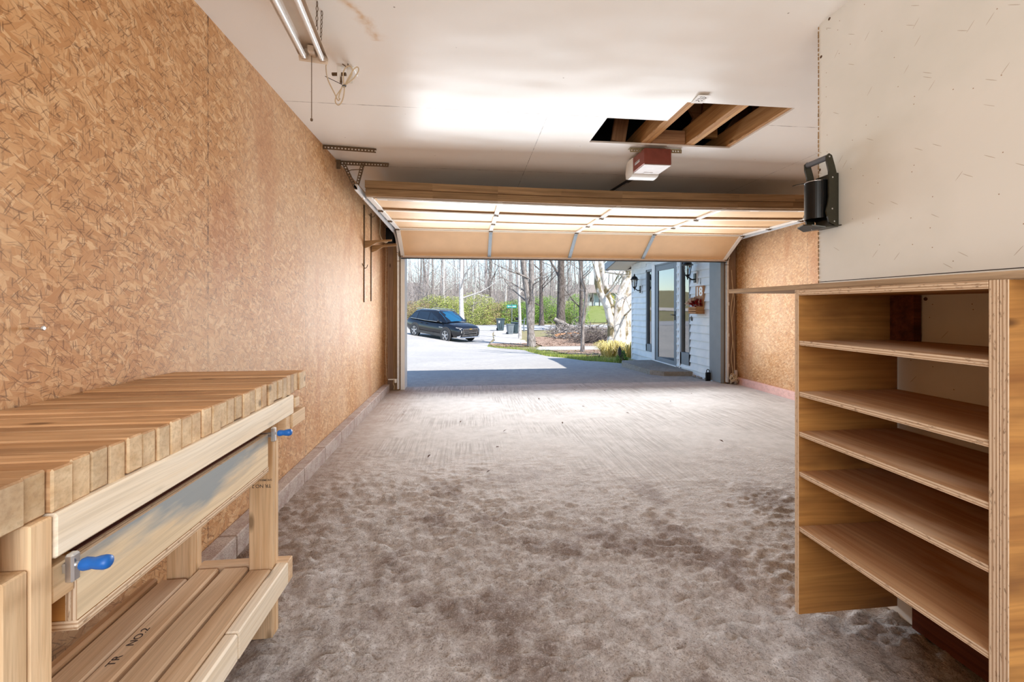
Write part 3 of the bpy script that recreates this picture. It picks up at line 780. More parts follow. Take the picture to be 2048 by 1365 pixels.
m = MB(); m.tube([(cx + rad * math.cos(2 * PI * k / 24), cy + rad * .9 * math.sin(2 * PI * k / 24), 1.742) for k in range(25)], .0022, 6, False); part(m, 'chute_rim', M['chrome'], t)
m = MB(); m.prism([(1.636, 1.66, 1.538), (1.56, 1.66, 1.528), (1.515, 1.685, 1.540), (1.505, 1.72, 1.546), (1.515, 1.765, 1.541), (1.56, 1.782, 1.528), (1.636, 1.782, 1.538)], (0, 0, .005)); part(m, 'bottom_tray', M['olive'], t)
m = MB(); m.prism([(1.60, 1.70, 1.752), (1.515, 1.775, 1.742), (1.51, 1.79, 1.742), (1.60, 1.765, 1.757)], (0, 0, .004)); part(m, 'top_tab', M['black'], t)
for (x, y, z) in ((1.575, 1.6575, 1.838), (1.588, 1.6575, 1.61), (1.598, 1.6575, 1.555), (1.590, 1.6575, 1.748), (1.54, 1.71, 1.5275)):
    m = MB(); m.lathe([(.004, -.002), (.0036, .001)], (x, y, z), (0, -1, 0), 8); part(m, 'rivet', M['chrome'], t)

# ================================================================== OVERHEAD DOOR, PARTLY RAISED
def sag(p):
    u = max(0, min(1, (p.x + .93) / 4.86)); return V((p.x, p.y, p.z - .028 * math.sin(PI * u) * max(0, min(1, (5.7 - p.y) / 1.2))))
DX0, DX1 = -.93, 3.93
stile_x = [DX0, .31, 1.485, 2.60, DX1]
door = thing('garage_door', 'raised sectional garage door with tan panels hanging in its overhead tracks', 'garage door', (1.5, 5.0, 1.87))
bounds = [((3.965, 2.20), (4.495, 2.20)), ((4.50, 2.20), (5.025, 2.20)), ((5.03, 2.20), (5.55, 2.20)), ((5.555, 2.195), (5.97, 1.885))]
for bi, ((ya, za), (yb, zb)) in enumerate(bounds):
    d = V((0, yb - ya, zb - za)); L = d.length; d.normalize(); up = V((0, -d.z, d.y))   # up = towards the outside face
    A = V((0, ya, za))
    def seg(xa, xb, s0, s1, t0, t1, mbx, **k):
        c = A + d * ((s0 + s1) / 2) + up * ((t0 + t1) / 2); c.x = (xa + xb) / 2
        rot = Matrix((V((1, 0, 0)), d, up)).transposed()
        mbx.boxr(c, (xb - xa, s1 - s0, t1 - t0), rot, 0, **k)
    m = MB()
    if bi == 3:
        seg(DX0, DX1, 0.0, L, .012, .018, m)
    else:
        for i in range(4):
            n = 16
            for q in range(n):
                ua, ub = q / n, (q + 1) / n
                xa = stile_x[i] + (stile_x[i + 1] - stile_x[i]) * ua; xb = stile_x[i] + (stile_x[i + 1] - stile_x[i]) * ub
                bow = lambda u: -.03 * math.sin(PI * u) if bi else -.012 * math.sin(PI * u)
                pts = []
                for (x, u) in ((xa, ua), (xb, ub)):
                    for (s, kk) in ((.035, 0), (L / 2, 1), (L - .035, 0)):
                        p = A + d * s + up * (.016 + bow(u) * kk * .75); p.x = x; pts.append(p)
                m.quad(pts[0], pts[1], pts[4], pts[3]); m.quad(pts[1], pts[2], pts[5], pts[4])
                m.quad(*[p + up * .005 for p in (pts[3], pts[4], pts[1], pts[0])]); m.quad(*[p + up * .005 for p in (pts[4], pts[5], pts[2], pts[1])])
    m.warp(sag); sec = part(m, 'section_panel', M['doorpanel'], door)
    m = MB()
    for (s0, s1) in ((0, .045), (L - .045, L)):
        if bi == 3 and s0 == 0: s1 = .02
        if bi == 3 and s0 > 0: s0 = L - .02
        for i in range(8):
            xa = DX0 + (DX1 - DX0) * i / 8; xb = DX0 + (DX1 - DX0) * (i + 1) / 8
            seg(xa, xb + .0001, s0, s1, 0, .05, m, ch=.0008)
    m.warp(sag); part(m, 'section_rail', M['doorrail'] if bi else M['brownwood'], sec, rel=False)
    for i, x in enumerate(stile_x):
        w = .045 if 0 < i < 4 else .05
        xc = x + (.025 if i == 0 else -.025 if i == 4 else 0)
        m = MB()
        seg(xc - w / 2, xc + w / 2, 0, L, -.006, .012, m, ch=.001)
        for s in (.05, L - .05): seg(xc - w / 2 + .012, xc + w / 2 - .012, s - .006, s + .006, -.009, -.005, m)
        m.warp(sag); part(m, 'stile', M['bluegrey'] if bi == 3 and 0 < i < 4 else M['whitemetal'], door)
    # outside skin
    m = MB(); seg(DX0, DX1, 0.001, L - .001, .046, .052, m); m.warp(sag); part(m, 'outer_skin', M['whitemetal'], door)
    # hinges and rollers
    if bi < 3:
        for i, x in enumerate(stile_x):
            xc = x + (.02 if i == 0 else -.02 if i == 4 else 0)
            m = MB(); p = sag(V((xc, yb + .002, 2.192)))
            m.box(p + V((-.022, -.035, -.004)), p + V((.022, .035, .003))); m.tube([p + V((-.026, 0, -.006)), p + V((.026, 0, -.006))], .006, 8)
            m.tube([p + V((-.014, -.022, -.004)), p + V((-.014, -.022, -.010))], .005, 6); m.tube([p + V((.014, .022, -.004)), p + V((.014, .022, -.010))], .005, 6)
            part(m, 'hinge', M['rustmetal'], door)
for (s, xe) in ((-1, DX0), (1, DX1)):
    for (y, z) in ((4.03, 2.21), (4.50, 2.212), (5.03, 2.212), (5.55, 2.205), (5.965, 1.93)):
        m = MB(); m.tube([(xe - s * .06, y, z - .012), (xe + s * .048, y, z - .002)], .005, 6); m.lathe([(.008, -.008), (.021, -.007), (.021, .007), (.008, .008)], (xe + s * .045, y, z), (1, 0, 0), 12)
        part(m, 'roller', M['chrome'], door)
m = MB()
for i in range(8):
    xa = DX0 + (DX1 - DX0) * i / 8; xb = DX0 + (DX1 - DX0) * (i + 1) / 8 + .0001
    m.box((xa, 3.90, 2.268), (xb, 3.962, 2.335), ch=.0005)
    m.box((xa, 3.925, 2.20), (xb, 3.964, 2.266), ch=.0005)
m.warp(sag); part(m, 'stiffener_board', M['brownwood'], door)
m = MB()      # slotted strut on the top section
for i in range(9):
    xa = DX0 + .09 + i * .535; 
    for (o, w) in ((0, .012), (.032, .012)): m.box((xa, 3.975 + o, 2.186), (xa + .535, 3.975 + o + w, 2.19))
    m.box((xa, 3.987, 2.186), (xa + .09, 4.007, 2.19)); m.box((xa, 3.974, 2.186), (xa + .535, 3.977, 2.20))
m.warp(sag); part(m, 'slotted_strut', M['whitemetal'], door)
m = MB(); m.box((DX0, 5.95, 1.872), (DX1, 5.992, 1.897), ch=.003); part(m, 'bottom_retainer', M['greyplate'], door)
m = MB(); m.box((DX0, 5.955, 1.858), (DX1, 5.998, 1.872), ch=.006); part(m, 'bottom_seal', M['rubber'], door)
for s, xe in ((-1, DX0), (1, DX1)):
    m = MB(); m.box((xe - .03, 5.945, 1.885), (xe + .03, 5.975, 1.955), ch=.003); part(m, 'bottom_bracket', M['rustmetal'], door)

def track(side, lab):
    x = -.972 if side < 0 else 3.972
    t = thing('door_track', lab, 'door track', (x, 6.0, .02), 0, 'garage door tracks')
    prof = [(-.024, -.012), (-.024, .014), (.024, .014), (.024, -.012), (.021, -.012), (.021, .011), (-.021, .011), (-.021, -.012)]
    m = MB(); m.sweep([(x, 6.0, .02 + i * .2) for i in range(10)], [(b * -side * 1.0, a) for (a, b) in prof], (1, 0, 0)); part(m, 'vertical_track', M['galv'], t)
    arc = [(x, 6.0 - .36 * (1 - math.cos(a)), 1.83 + .36 * math.sin(a)) for a in [PI / 2 * k / 10 for k in range(11)]]
    path = arc + [(x, y, 2.19 + (5.64 - y) * .021) for y in (5.2, 4.6, 4.0, 3.76)]
    m = MB(); m.sweep(path, [(b * -side, a) for (a, b) in prof], (1, 0, 0)); part(m, 'overhead_track', M['galv'], t)
    for z in (.25, .72, 1.2):
        m = MB(); m.box((x + side * .012, 6.0, z), (x + side * .018, 6.05, z + .07)); m.box((x + side * .0, 6.016, z), (x + side * .05, 6.02, z + .05)); part(m, 'bracket', M['galv'], t)
    m = MB(); m.box((x - .026, 5.3, 2.19), (x + .026, 5.56, 2.2)) ; 
    m = MB(); m.box((x + side * .016, 3.78, 2.235), (x + side * .022, 5.66, 2.268), ch=.001); part(m, 'stiffening_angle', M['galv'], t)
    return t
track(-1, 'left galvanized door track curving overhead along the chipboard wall')
track(1, 'right galvanized door track curving overhead behind the can crusher')

def perforated(m, a, b, width, across, pitch=.026, th=.003, leg2=None):
    """slotted strap from a to b: two edge strips joined by webs, so the holes are open"""
    a, b = V(a), V(b); x = (b - a); L = x.length; x.normalize(); w = V(across); w = (w - x * w.dot(x)).normalized(); nrm = x.cross(w)
    rot = Matrix((x, w, nrm)).transposed()
    e = width * .3
    for s in (-1, 1): m.boxr((a + b) / 2 + w * s * (width / 2 - e / 2), (L, e, th), rot, 0, ch=.0004)
    n = int(L / pitch)
    for i in range(n + 1):
        p = a + x * min(L - .005, (i * pitch + .004)); m.boxr(p, (pitch * .5, width - 2 * e, th), rot, 0, ch=.0003)
    if leg2:
        v = V(leg2); m.boxr((a + b) / 2 + w * (width / 2) * (1 if w.dot(v) >= 0 else 1) + v * (width * .35), (L, th, width * .7), Matrix((x, w, nrm)).transposed() , 0, ch=.0004)
t = thing('ceiling_angle_bar', 'short perforated steel bar bolted flat to the ceiling by the left wall', 'angle bar', (-.97, 3.53, 2.47))
m = MB(); perforated(m, (-1.168, 3.515, 2.479), (-.758, 3.557, 2.479), .036, (0, .1, 1)); m.bar((-1.168, 3.535, 2.4975), (-.758, 3.577, 2.4975), .036, .003); part(m, 'strap', M['rustmetal'], t)
t = thing('track_hanger', 'brown perforated steel hanger bracing the left overhead door track to the ceiling', 'track hanger', (-.97, 3.88, 2.24))
m = MB(); perforated(m, (-1.166, 3.885, 2.478), (-.72, 3.90, 2.478), .036, (0, .1, 1)); m.bar((-1.166, 3.905, 2.4975), (-.72, 3.92, 2.4975), .036, .003); part(m, 'top_angle', M['rustmetal'], t)
m = MB(); perforated(m, (-1.108, 3.87, 2.47), (-1.0, 3.86, 2.245), .032, (1, .3, .5)); part(m, 'strut', M['rustmetal'], t)
m = MB(); perforated(m, (-.945, 3.875, 2.472), (-.992, 3.86, 2.25), .030, (1, .3, -.2)); part(m, 'strut', M['rustmetal'], t)
m = MB(); perforated(m, (-.925, 3.868, 2.475), (-.975, 3.853, 2.27), .012, (1, .0, -.2)); part(m, 'strut', M['rustmetal'], t)
m = MB(); m.box((-1.165, 3.855, 2.415), (-1.13, 3.862, 2.497)); part(m, 'gusset', M['rustmetal'], t)
m = MB(); m.tube([(-1.075, 3.85, 2.405), (-1.05, 3.845, 2.398), (-1.035, 3.845, 2.405), (-.96, 3.845, 2.412), (-.93, 3.845, 2.413)], .004, 6); part(m, 'tie_rod', M['rustmetal'], t)
# right side hanger, mostly hidden by the partition
t = thing('opener_bracket', 'perforated steel mounting bar on the ceiling behind the garage door opener', 'mounting bar', (1.555, 3.3, 2.45))
m = MB(); perforated(m, (1.335, 3.305, 2.476), (1.775, 3.29, 2.476), .034, (0, .05, 1), .022); m.bar((1.335, 3.33, 2.498), (1.775, 3.315, 2.498), .05, .003); part(m, 'bar', M['olivemetal'], t)

t = thing('garage_door_opener', 'maroon garage door opener with white light lens hanging from the ceiling', 'door opener', (1.55, 3.4, 2.3))
m = MB(); m.box((1.428, 3.235, 2.343), (1.66, 3.47, 2.474), ch=.006); part(m, 'housing', M['maroon'], t)
m = MB(); m.box((1.43, 3.238, 2.336), (1.658, 3.47, 2.3428), ch=.002); m.box((1.51, 3.42, 2.3335), (1.585, 3.455, 2.3362)); part(m, 'base_plate', M['greyplate'], t)
m = MB(); prof = [(3.472, 2.474), (3.472, 2.332), (3.50, 2.318), (3.58, 2.316), (3.62, 2.332), (3.632, 2.38), (3.61, 2.45), (3.58, 2.474)]
m.prism([(1.424, y, z) for y, z in prof], (.238, 0, 0)); part(m, 'light_lens', M['lens'], t, 30)
m = MB(); m.box((1.4272, 3.33, 2.395), (1.4282, 3.43, 2.415)); part(m, 'nameplate', M['chrome'], t)
m = MB(); m.bar((1.53, 3.6, 2.366), (1.33, 5.95, 2.40), .036, .014); m.bar((1.53, 3.6, 2.378), (1.33, 5.95, 2.412), .006, .022); part(m, 'rail', M['black'], t)
m = MB(); m.bar((1.508, 3.8, 2.356), (1.46, 4.35, 2.364), .01, .004); part(m, 'belt', M['chrome'], t)
m = MB(); m.box((1.50, 3.31, 2.474), (1.60, 3.37, 2.4985)); part(m, 'mount', M['olivemetal'], t)

# ================================================================== SHOP LIGHT, CORD AND CHAINS
fdir = V((-.2 * 1.0, .97, .155)).normalized()
fdir = V(((796 - 1024) / F * cp + sp, cp - (796 - 1024) / F * sp, (YH - 482) / F)).normalized()
side = fdir.cross(V((0, 0, 1))).normalized(); upv = side.cross(fdir).normalized()
if upv.z < 0: upv = -upv
E0 = V((-.748, 2.118, 2.405)); E1 = E0 - fdir * 1.22
t = thing('shop_light', 'twin-tube fluorescent shop light hanging by a chain at the ceiling, top left', 'light fixture', (E0 + E1) / 2)
rot = Matrix((fdir, side, upv)).transposed()
def fx(a, s, u): return E0 - fdir * a + side * s + upv * u
m = MB()
pr = [(-.066, -.004), (-.036, .03), (.036, .03), (.066, -.004), (.066, -.001), (.038, .034), (-.038, .034), (-.066, -.001)]
m.prism([fx(0, s, u) for s, u in pr], -fdir * 1.22)
part(m, 'reflector', M['beigemetal'], t)
m = MB(); m.prism([fx(0, s, u) for s, u in ((-.067, -.006), (.067, -.006), (.038, .036), (-.038, .036))], fdir * .003); m.prism([fx(0, s, u) for s, u in ((-.067, -.006), (.067, -.006), (.064, -.03), (-.064, -.03))], fdir * .002)
part(m, 'end_plate', M['beigemetal'], t)
m = MB(); m.boxr(fx(.035, 0, .008), (.07, .03, .03), rot, 0, ch=.004); part(m, 'switch_box', M['beigemetal'], t)
for s in (-.04, .04):
    m = MB(); m.boxr(fx(.008, s, -.006), (.016, .03, .03), rot, 0, ch=.006); part(m, 'socket', M['beigemetal'], t)
for s in (-.04, .04):
    m = MB(); m.tube([fx(.02, s, -.010), fx(1.2, s, -.010)], .0128, 14); part(m, 'tube_lamp', M['tubeglass'], t, 40)
    m = MB(); m.tube([fx(.014, s, -.010), fx(.034, s, -.010)], .0133, 14); part(m, 'tube_cap', M['chrome'], t, 40)
m = MB(); p = fx(.03, -.003, -.012); m.tube([p, p - V((0, 0, .30))], .0016, 6)
for i in range(60): m.ball(p - V((0, 0, .005 * i)), .0024, 6)
m.lathe([(.002, 0), (.006, .003), (.006, .012), (.002, .015)], p - V((0, 0, .315)), (0, 0, 1), 8); part(m, 'pull_chain', M['chain'], t)
def links(m, a, b, size=.012):
    a, b = V(a), V(b); n = max(2, int((b - a).length / (size * 1.35))); dd = (b - a).normalized(); o = dd.orthogonal().normalized(); o2 = dd.cross(o)
    for i in range(n):
        c = a.lerp(b, (i + .5) / n); w = o if i % 2 else o2
        m.tube([c + dd * size * .8 * math.cos(q) + w * size * .38 * math.sin(q) for q in [2 * PI * k / 10 for k in range(11)]], .0016, 5, False)
m = MB(); hook = V((-.645, 1.93, 2.499)); links(m, hook, fx(.10, .05, .035)); part(m, 'hanging_chain', M['chain'], t)
m = MB(); links(m, hook + V((.0, -.06, 0)), fx(.20, .05, .035)); part(m, 'hanging_chain', M['chain'], t)

# cord bundle tied up below the ceiling
t = thing('power_cord', 'tan power cord looped and zip-tied below a ceiling hook beside the shop light', 'power cord', (-.66, 2.31, 2.26))
def spl(pts, n=6):
    pts = [V(p) for p in pts]; out = []
    for i in range(len(pts) - 1):
        p0 = pts[max(i - 1, 0)]; p1 = pts[i]; p2 = pts[i + 1]; p3 = pts[min(i + 2, len(pts) - 1)]
        for k in range(n):
            u = k / n
            out.append(.5 * ((2 * p1) + (p2 - p0) * u + (2 * p0 - 5 * p1 + 4 * p2 - p3) * u * u + (3 * p1 - p0 - 3 * p2 + p3) * u ** 3))
    out.append(pts[-1]); return out
m = MB()
m.tube(spl([fx(.0, .064, -.01), (-.715, 2.2, 2.40), (-.735, 2.29, 2.385), (-.712, 2.319, 2.331), (-.692, 2.317, 2.29), (-.680, 2.316, 2.30)]), .0032, 7)
m.tube(spl([(-.66, 2.314, 2.372), (-.684, 2.316, 2.338), (-.703, 2.318, 2.306), (-.705, 2.318, 2.279), (-.689, 2.317, 2.265), (-.671, 2.315, 2.284), (-.66, 2.314, 2.326), (-.657, 2.313, 2.372)]), .0032, 7)
m.tube(spl([(-.664, 2.31, 2.372), (-.676, 2.31, 2.338), (-.685, 2.31, 2.305), (-.680, 2.31, 2.29)]), .0032, 7)
m.tube(spl([(-.66, 2.314, 2.368), (-.663, 2.314, 2.405), (-.663, 2.314, 2.441), (-.649, 2.312, 2.467), (-.628, 2.31, 2.475), (-.615, 2.309, 2.452), (-.626, 2.31, 2.416), (-.655, 2.313, 2.368)]), .0032, 7)
m.tube(spl([(-.657, 2.309, 2.368), (-.633, 2.307, 2.411), (-.608, 2.304, 2.452), (-.588, 2.302, 2.467), (-.581, 2.301, 2.447), (-.608, 2.304, 2.405), (-.655, 2.309, 2.368)]), .0032, 7)
part(m, 'cable', M['cord'], t, True)
m = MB(); m.bar((-.759, 2.318, 2.416), (-.652, 2.309, 2.365), .004, .0025); m.tube([(-.658 + .009 * math.cos(a), 2.311 + .009 * math.sin(a), 2.366 + .003 * math.cos(a)) for a in [2 * PI * k / 12 for k in range(13)]], .0025, 5, False); part(m, 'zip_tie', M['black'], t)
m = MB(); m.tube(spl([(-.645, 2.335, 2.5), (-.645, 2.33, 2.485), (-.648, 2.318, 2.472), (-.655, 2.312, 2.476), (-.668, 2.312, 2.484)]), .0028, 6); part(m, 'hook', M['chain'], t, True)
t = thing('ceiling_socket', 'small white ceiling bracket with a brown plug behind the looped cord', 'socket', (-.65, 2.40, 2.44))
m = MB(); m.box((-.70, 2.36, 2.488), (-.62, 2.44, 2.4995), ch=.003); m.box((-.655, 2.345, 2.40), (-.622, 2.349, 2.49), ch=.001); m.box((-.705, 2.345, 2.41), (-.685, 2.349, 2.49), ch=.001); part(m, 'bracket', M['whitemetal'], t)
m = MB(); m.tube([(-.735, 2.36, 2.452), (-.66, 2.352, 2.452)], .009, 10); m.tube([(-.69, 2.352, 2.452), (-.685, 2.35, 2.40)], .007, 8); part(m, 'plug', M['rustmetal'], t)

# ================================================================== THINGS ON THE LEFT WALL AND IN THE CORNERS
t = thing('wall_screw', 'single silver bolt sticking out of the left chipboard wall above the bench', 'bolt', (-1.16, 1.248, 1.122))
m = MB(); m.lathe([(.0028, 0), (.0028, .03), (.0065, .0301), (.007, .034), (.004, .036)], (-1.171, 1.248, 1.122), (1, 0, 0), 12); part(m, 'bolt', M['chrome'], t)
for i, (y, ztop, zbot, za, lab) in enumerate(((4.86, 2.335, 1.231, 1.895, 'longer brown wall standard with a shelf arm, nearer of the pair on the left wall'), (5.20, 2.316, 1.247, 1.892, 'brown wall standard with a shelf arm closest to the left door track'))):
    t = thing('shelf_standard', lab, 'shelf bracket', (-1.165, y, zbot), 0, 'shelf brackets on the left wall')
    m = MB(); m.box((-1.17, y - .012, zbot), (-1.158, y + .012, ztop), ch=.001)
    for k in range(34): m.box((-1.1582, y - .003, zbot + .02 + k * .032), (-1.1574, y + .003, zbot + .036 + k * .032))
    part(m, 'rail', M['rustmetal'], t)
    m = MB(); m.prism([(-1.158, y - .006, za + .035), (-.86, y - .006, za + .055), (-.86, y - .006, za + .035), (-1.03, y - .006, za + .015), (-1.10, y - .006, za - .03), (-1.158, y - .006, za - .05)], (0, .012, 0)); part(m, 'arm', M['brownwood'], t)
m = MB(); m.tube(spl([(-1.170, 4.79, 1.667), (-1.158, 4.795, 1.634), (-1.14, 4.80, 1.612), (-1.12, 4.80, 1.628), (-1.115, 4.80, 1.652)]), .004, 6)
single(m, 'wall_hook', M['rustmetal'], 'lower curved iron hook on the left wall beside the wall standard', 'hook', 'hooks on the left wall', True)
m = MB(); m.tube(spl([(-1.170, 5.10, 2.285), (-1.15, 5.11, 2.262), (-1.12, 5.12, 2.255), (-1.10, 5.12, 2.285)]), .004, 6)
single(m, 'wall_hook', M['rustmetal'], 'upper curved iron hook on the left wall by the tops of the standards', 'hook', 'hooks on the left wall', True)
m = MB(); m.tube(spl([(-1.165, 5.70, 2.408), (-1.16, 5.70, 2.28), (-1.165, 5.70, 2.155), (-1.13, 5.70, 2.07), (-1.09, 5.71, 2.042), (-1.06, 5.71, 2.06)]), .008, 8)
single(m, 'hanging_rope', M['cord'], 'pale rope end dangling in the corner behind the left door track', 'rope', None, True)
t = thing('torsion_drum', 'dark spring drum and shaft end above the left door jamb behind the track', 'door drum', (-1.05, 5.98, 2.1))
m = MB(); m.tube([(-1.16, 5.98, 2.30), (-.9, 5.98, 2.30)], .012, 10); part(m, 'shaft', M['rustmetal'], t)
m = MB(); m.lathe([(.03, 0), (.075, .004), (.06, .012), (.06, .05), (.075, .058), (.03, .062)], (-1.09, 5.98, 2.30), (1, 0, 0), 20); part(m, 'drum', M['black'], t)
m = MB(); m.box((-1.15, 6.02, 2.08), (-1.0, 6.055, 2.36), ch=.003); part(m, 'bearing_plate', M['black'], t)
t = thing('door_sensor', 'small safety sensor with dangling wire low on the left door jamb', 'sensor', (-1.0, 5.95, .12))
m = MB(); m.box((-1.11, 5.99, .148), (-.965, 6.015, .162), ch=.001); m.box((-1.02, 5.965, .11), (-.99, 6.0, .165), ch=.004); part(m, 'sensor_body', M['lens'], t)
m = MB(); m.tube(spl([(-1.03, 5.98, .16), (-1.035, 5.97, .10), (-1.02, 5.965, .06), (-1.03, 5.97, .02)]), .004, 6); part(m, 'wire', M['cord'], t, True)
m = MB(); m.tube(spl([(-1.14, 6.02, 2.0), (-1.15, 6.02, 1.4), (-1.14, 6.02, .9), (-1.15, 6.02, .5), (-1.13, 6.02, .15)]), .004, 6)
single(m, 'hanging_wire', M['cord'], 'thin pale wire running down the left front corner of the garage', 'wire', None, True)
m = MB(); m.tube(spl([(4.045, 6.0, 1.75), (4.06, 5.99, 1.4), (4.035, 6.0, 1.1), (4.06, 5.99, .7), (4.04, 6.0, .4), (4.06, 5.98, .15), (4.03, 5.97, .03)]), .005, 6)
m.tube(spl([(4.05, 6.0, 1.6), (4.085, 5.99, 1.25), (4.05, 6.0, .9), (4.08, 5.99, .5), (4.07, 5.96, .08)]), .004, 6)
single(m, 'hanging_wire', M['cord'], 'loose tan wires trailing down the right door jamb beside the pink sill', 'wire', None, True)
t = thing('wire_reel', 'grey tangle of cable and sensor bracket on the floor at the right door jamb', 'cable tangle', (4.06, 5.93, 0))
m = MB()
for k in range(7):
    c = V((4.05 + R.uniform(-.03, .03), 5.93 + R.uniform(-.03, .03), .045 + k * .014)); r0 = R.uniform(.035, .06); ph = R.uniform(0, 6)
    m.tube([c + V((r0 * math.cos(a + ph), r0 * .7 * math.sin(a + ph), .03 * math.sin(a * 2 + ph))) for a in [2 * PI * q / 14 for q in range(15)]], .006, 5, False)
part(m, 'cable', M['cord'], t, True)
m = MB(); m.box((4.06, 5.93, .0), (4.10, 5.96, .21), ch=.004); m.box((4.0, 5.94, .11), (4.10, 5.955, .14), ch=.003); part(m, 'bracket', M['greyplate'], t)
t = thing('key_lockbox', 'black lockbox with a loop shackle standing on the ground at the right jamb', 'lockbox', (3.85, 6.3, -.03))
m = MB(); m.box((3.81, 6.285, -.03), (3.885, 6.325, .125), ch=.012); part(m, 'body', M['black'], t)
m = MB(); m.tube([(3.8475 + .024 * math.cos(a), 6.305, .14 + .03 * math.sin(a)) for a in [PI * k / 10 for k in range(11)]] , .007, 8); m.tube([(3.8715, 6.305, .12), (3.8715, 6.305, .142)], .007, 8); m.tube([(3.8235, 6.305, .12), (3.8235, 6.305, .142)], .007, 8); part(m, 'shackle', M['black'], t, True)
lf = [(-.07, 4.25), (.35, 3.9), (.9, 5.2), (1.35, 4.75), (.95, 4.1), (-.3, 3.3), (.15, 2.95), (1.9, 5.6), (2.5, 4.9), (.25, 3.45), (2.2, 3.4), (1.5, 5.7), (-.7, 4.7), (3.0, 5.3), (.6, 5.75), (1.75, 4.4)]
for k, (x, y) in enumerate(lf):
    m = MB(); a = R.uniform(0, 6); L = R.uniform(.016, .03); c = V((x, y, .008)); d = V((math.cos(a), math.sin(a), 0)); e = V((-d.y, d.x, 0))
    top = [c - d * L, c + e * L * .35 + V((0, 0, .006)), c + d * L + V((0, 0, .008)), c - e * L * .35 + V((0, 0, .01))]
    m.prism(top, (0, 0, -.0012))
    single(m, 'dry_leaf', M['dryleaf'], 'small dry leaf lying on the dusty concrete floor', 'leaf', 'dry leaves on the garage floor')

# ================================================================== OUTSIDE: TERRAIN
TB = [(6.25, -.03), (8.3, -.08), (10, -.17), (12, -.32), (14, -.5), (17, -.7), (20, -.82), (24, -.83), (30, -.88), (38, -.92), (45, -.86), (52, -.55), (60, .1), (72, 1.6), (110, 3.2), (150, 7.0)]
def gz(x, y):
    b = TB[0][1] if y <= TB[0][0] else TB[-1][1]
    for (a, za), (c, zc) in zip(TB, TB[1:]):
        if a < y <= c: b = za + (zc - za) * (y - a) / (c - a)
    if x < 0: b += min(.36, -.09 * x) * min(1, max(0, (y - 10) / 12))
    return b
def lin(a, b, n): return [a + (b - a) * i / n for i in range(n + 1)]
xs = lin(-70, -12, 20) + lin(-11, 12, 46) + lin(13, 80, 24); ys = lin(6.25, 30, 60) + lin(31, 60, 34) + lin(63, 150, 24)
m = MB()
for y in ys:
    for x in xs:
        p = V((x, y, gz(x, y) - .03 + (fbm(x, y, .5, 2) * .03 if y > 9 else 0))); m.v.append(p); m.wc.append(p)
nx = len(xs)
for j in range(len(ys) - 1):
    for i in range(nx - 1):
        a = j * nx + i; m.f.append([a, a + 1, a + nx + 1, a + nx]); m.mi.append(0)
struct(m, 'ground', M['soil'], True)
m = MB(); m.prism([(-70, -60, -.06), (80, -60, -.06), (80, 6.26, -.06), (-70, 6.26, -.06)], (0, 0, -.3)); struct(m, 'yard_ground', M['soil'])
def interp(pts, y):
    if y <= pts[0][1]: return pts[0][0]
    for (xa, ya), (xb, yb) in zip(pts, pts[1:]):
        if y <= yb: return xa + (xb - xa) * (y - ya) / (yb - ya)
    return pts[-1][0]
def patch(name, left, right, y0, y1, mat, off=.0, nxx=14, step=.5, kind='structure', label=None, edge=0):
    m = MB(); n = max(2, int((y1 - y0) / step))
    for j in range(n + 1):
        y = y0 + (y1 - y0) * j / n
        xa, xb = interp(left, y), interp(right, y)
        for i in range(nxx + 1):
            x = xa + (xb - xa) * i / nxx
            if edge and i in (0, nxx): x += R.uniform(-edge, edge)
            p = V((x, y, gz(x, y) + off)); m.v.append(p); m.wc.append(p)
    w = nxx + 1
    for j in range(n):
        for i in range(nxx):
            a = j * w + i; m.f.append([a, a + 1, a + w + 1, a + w]); m.mi.append(0)
    o = struct(m, name, mat, True)
    return o
drive_r = [(3.98, 6.25), (3.98, 8.4), (3.66, 9.21), (2.97, 10.29), (2.69, 12.99), (2.6, 15.5), (2.54, 18.28), (1.0, 20.81), (1.2, 23), (1.6, 26), (1.9, 31.8), (2.3, 36), (2.7, 44.5)]
patch('driveway', [(-14, 6.25), (-14, 20), (-22, 30), (-30, 36)], drive_r, 6.25, 36.5, M['asphalt'], .0, 26, .4)
patch('street', [(-60, 36), (-60, 52)], [(60, 36), (60, 52)], 36.5, 45.5, M['street'], .012, 60, .8)
patch('gravel_path', [(1.2, 21.9), (1.5, 24), (1.95, 30), (2.3, 36.4)], [(3.6, 21.9), (3.3, 24), (3.4, 28), (4.0, 31), (4.6, 36.4)], 22.6, 36.4, M['gravel'], .014, 10, .5, edge=.12)
patch('gravel_lane', [(3.0, 17.9), (3.25, 19.2), (3.6, 20.5)], [(8.5, 17.9), (8.5, 19.2), (8.5, 21.2)], 18.0, 20.4, M['gravel'], .016, 16, .3, edge=.1)
patch('leaf_litter', [(1.25, 21.2), (1.25, 23)], [(3.6, 21.2), (3.4, 23)], 20.6, 22.5, M['litter'], .02, 10, .3, edge=.15)
patch('leaf_bed', [(3.7, 20.5), (4.2, 27)], [(9.5, 20.5), (9.5, 27)], 20.5, 27.5, M['litter'], .02, 12, .5, edge=.2)
patch('mulch_bed', [(3.4, 11.2), (3.7, 14), (3.6, 17.9)], [(8, 11.2), (8, 17.9)], 12.4, 17.9, M['litter'], .018, 12, .4, edge=.15)
patch('far_lawn', [(9, 50), (10, 76)], [(45, 50), (50, 76)], 48, 84, M['lawn'], .03, 16, 1.2)
patch('far_road', [(-40, 56), (-17, 62), (-16, 100)], [(-40, 60), (-10.5, 68), (-11.5, 100)], 60, 92, M['gravel'], .04, 6, 1.2)
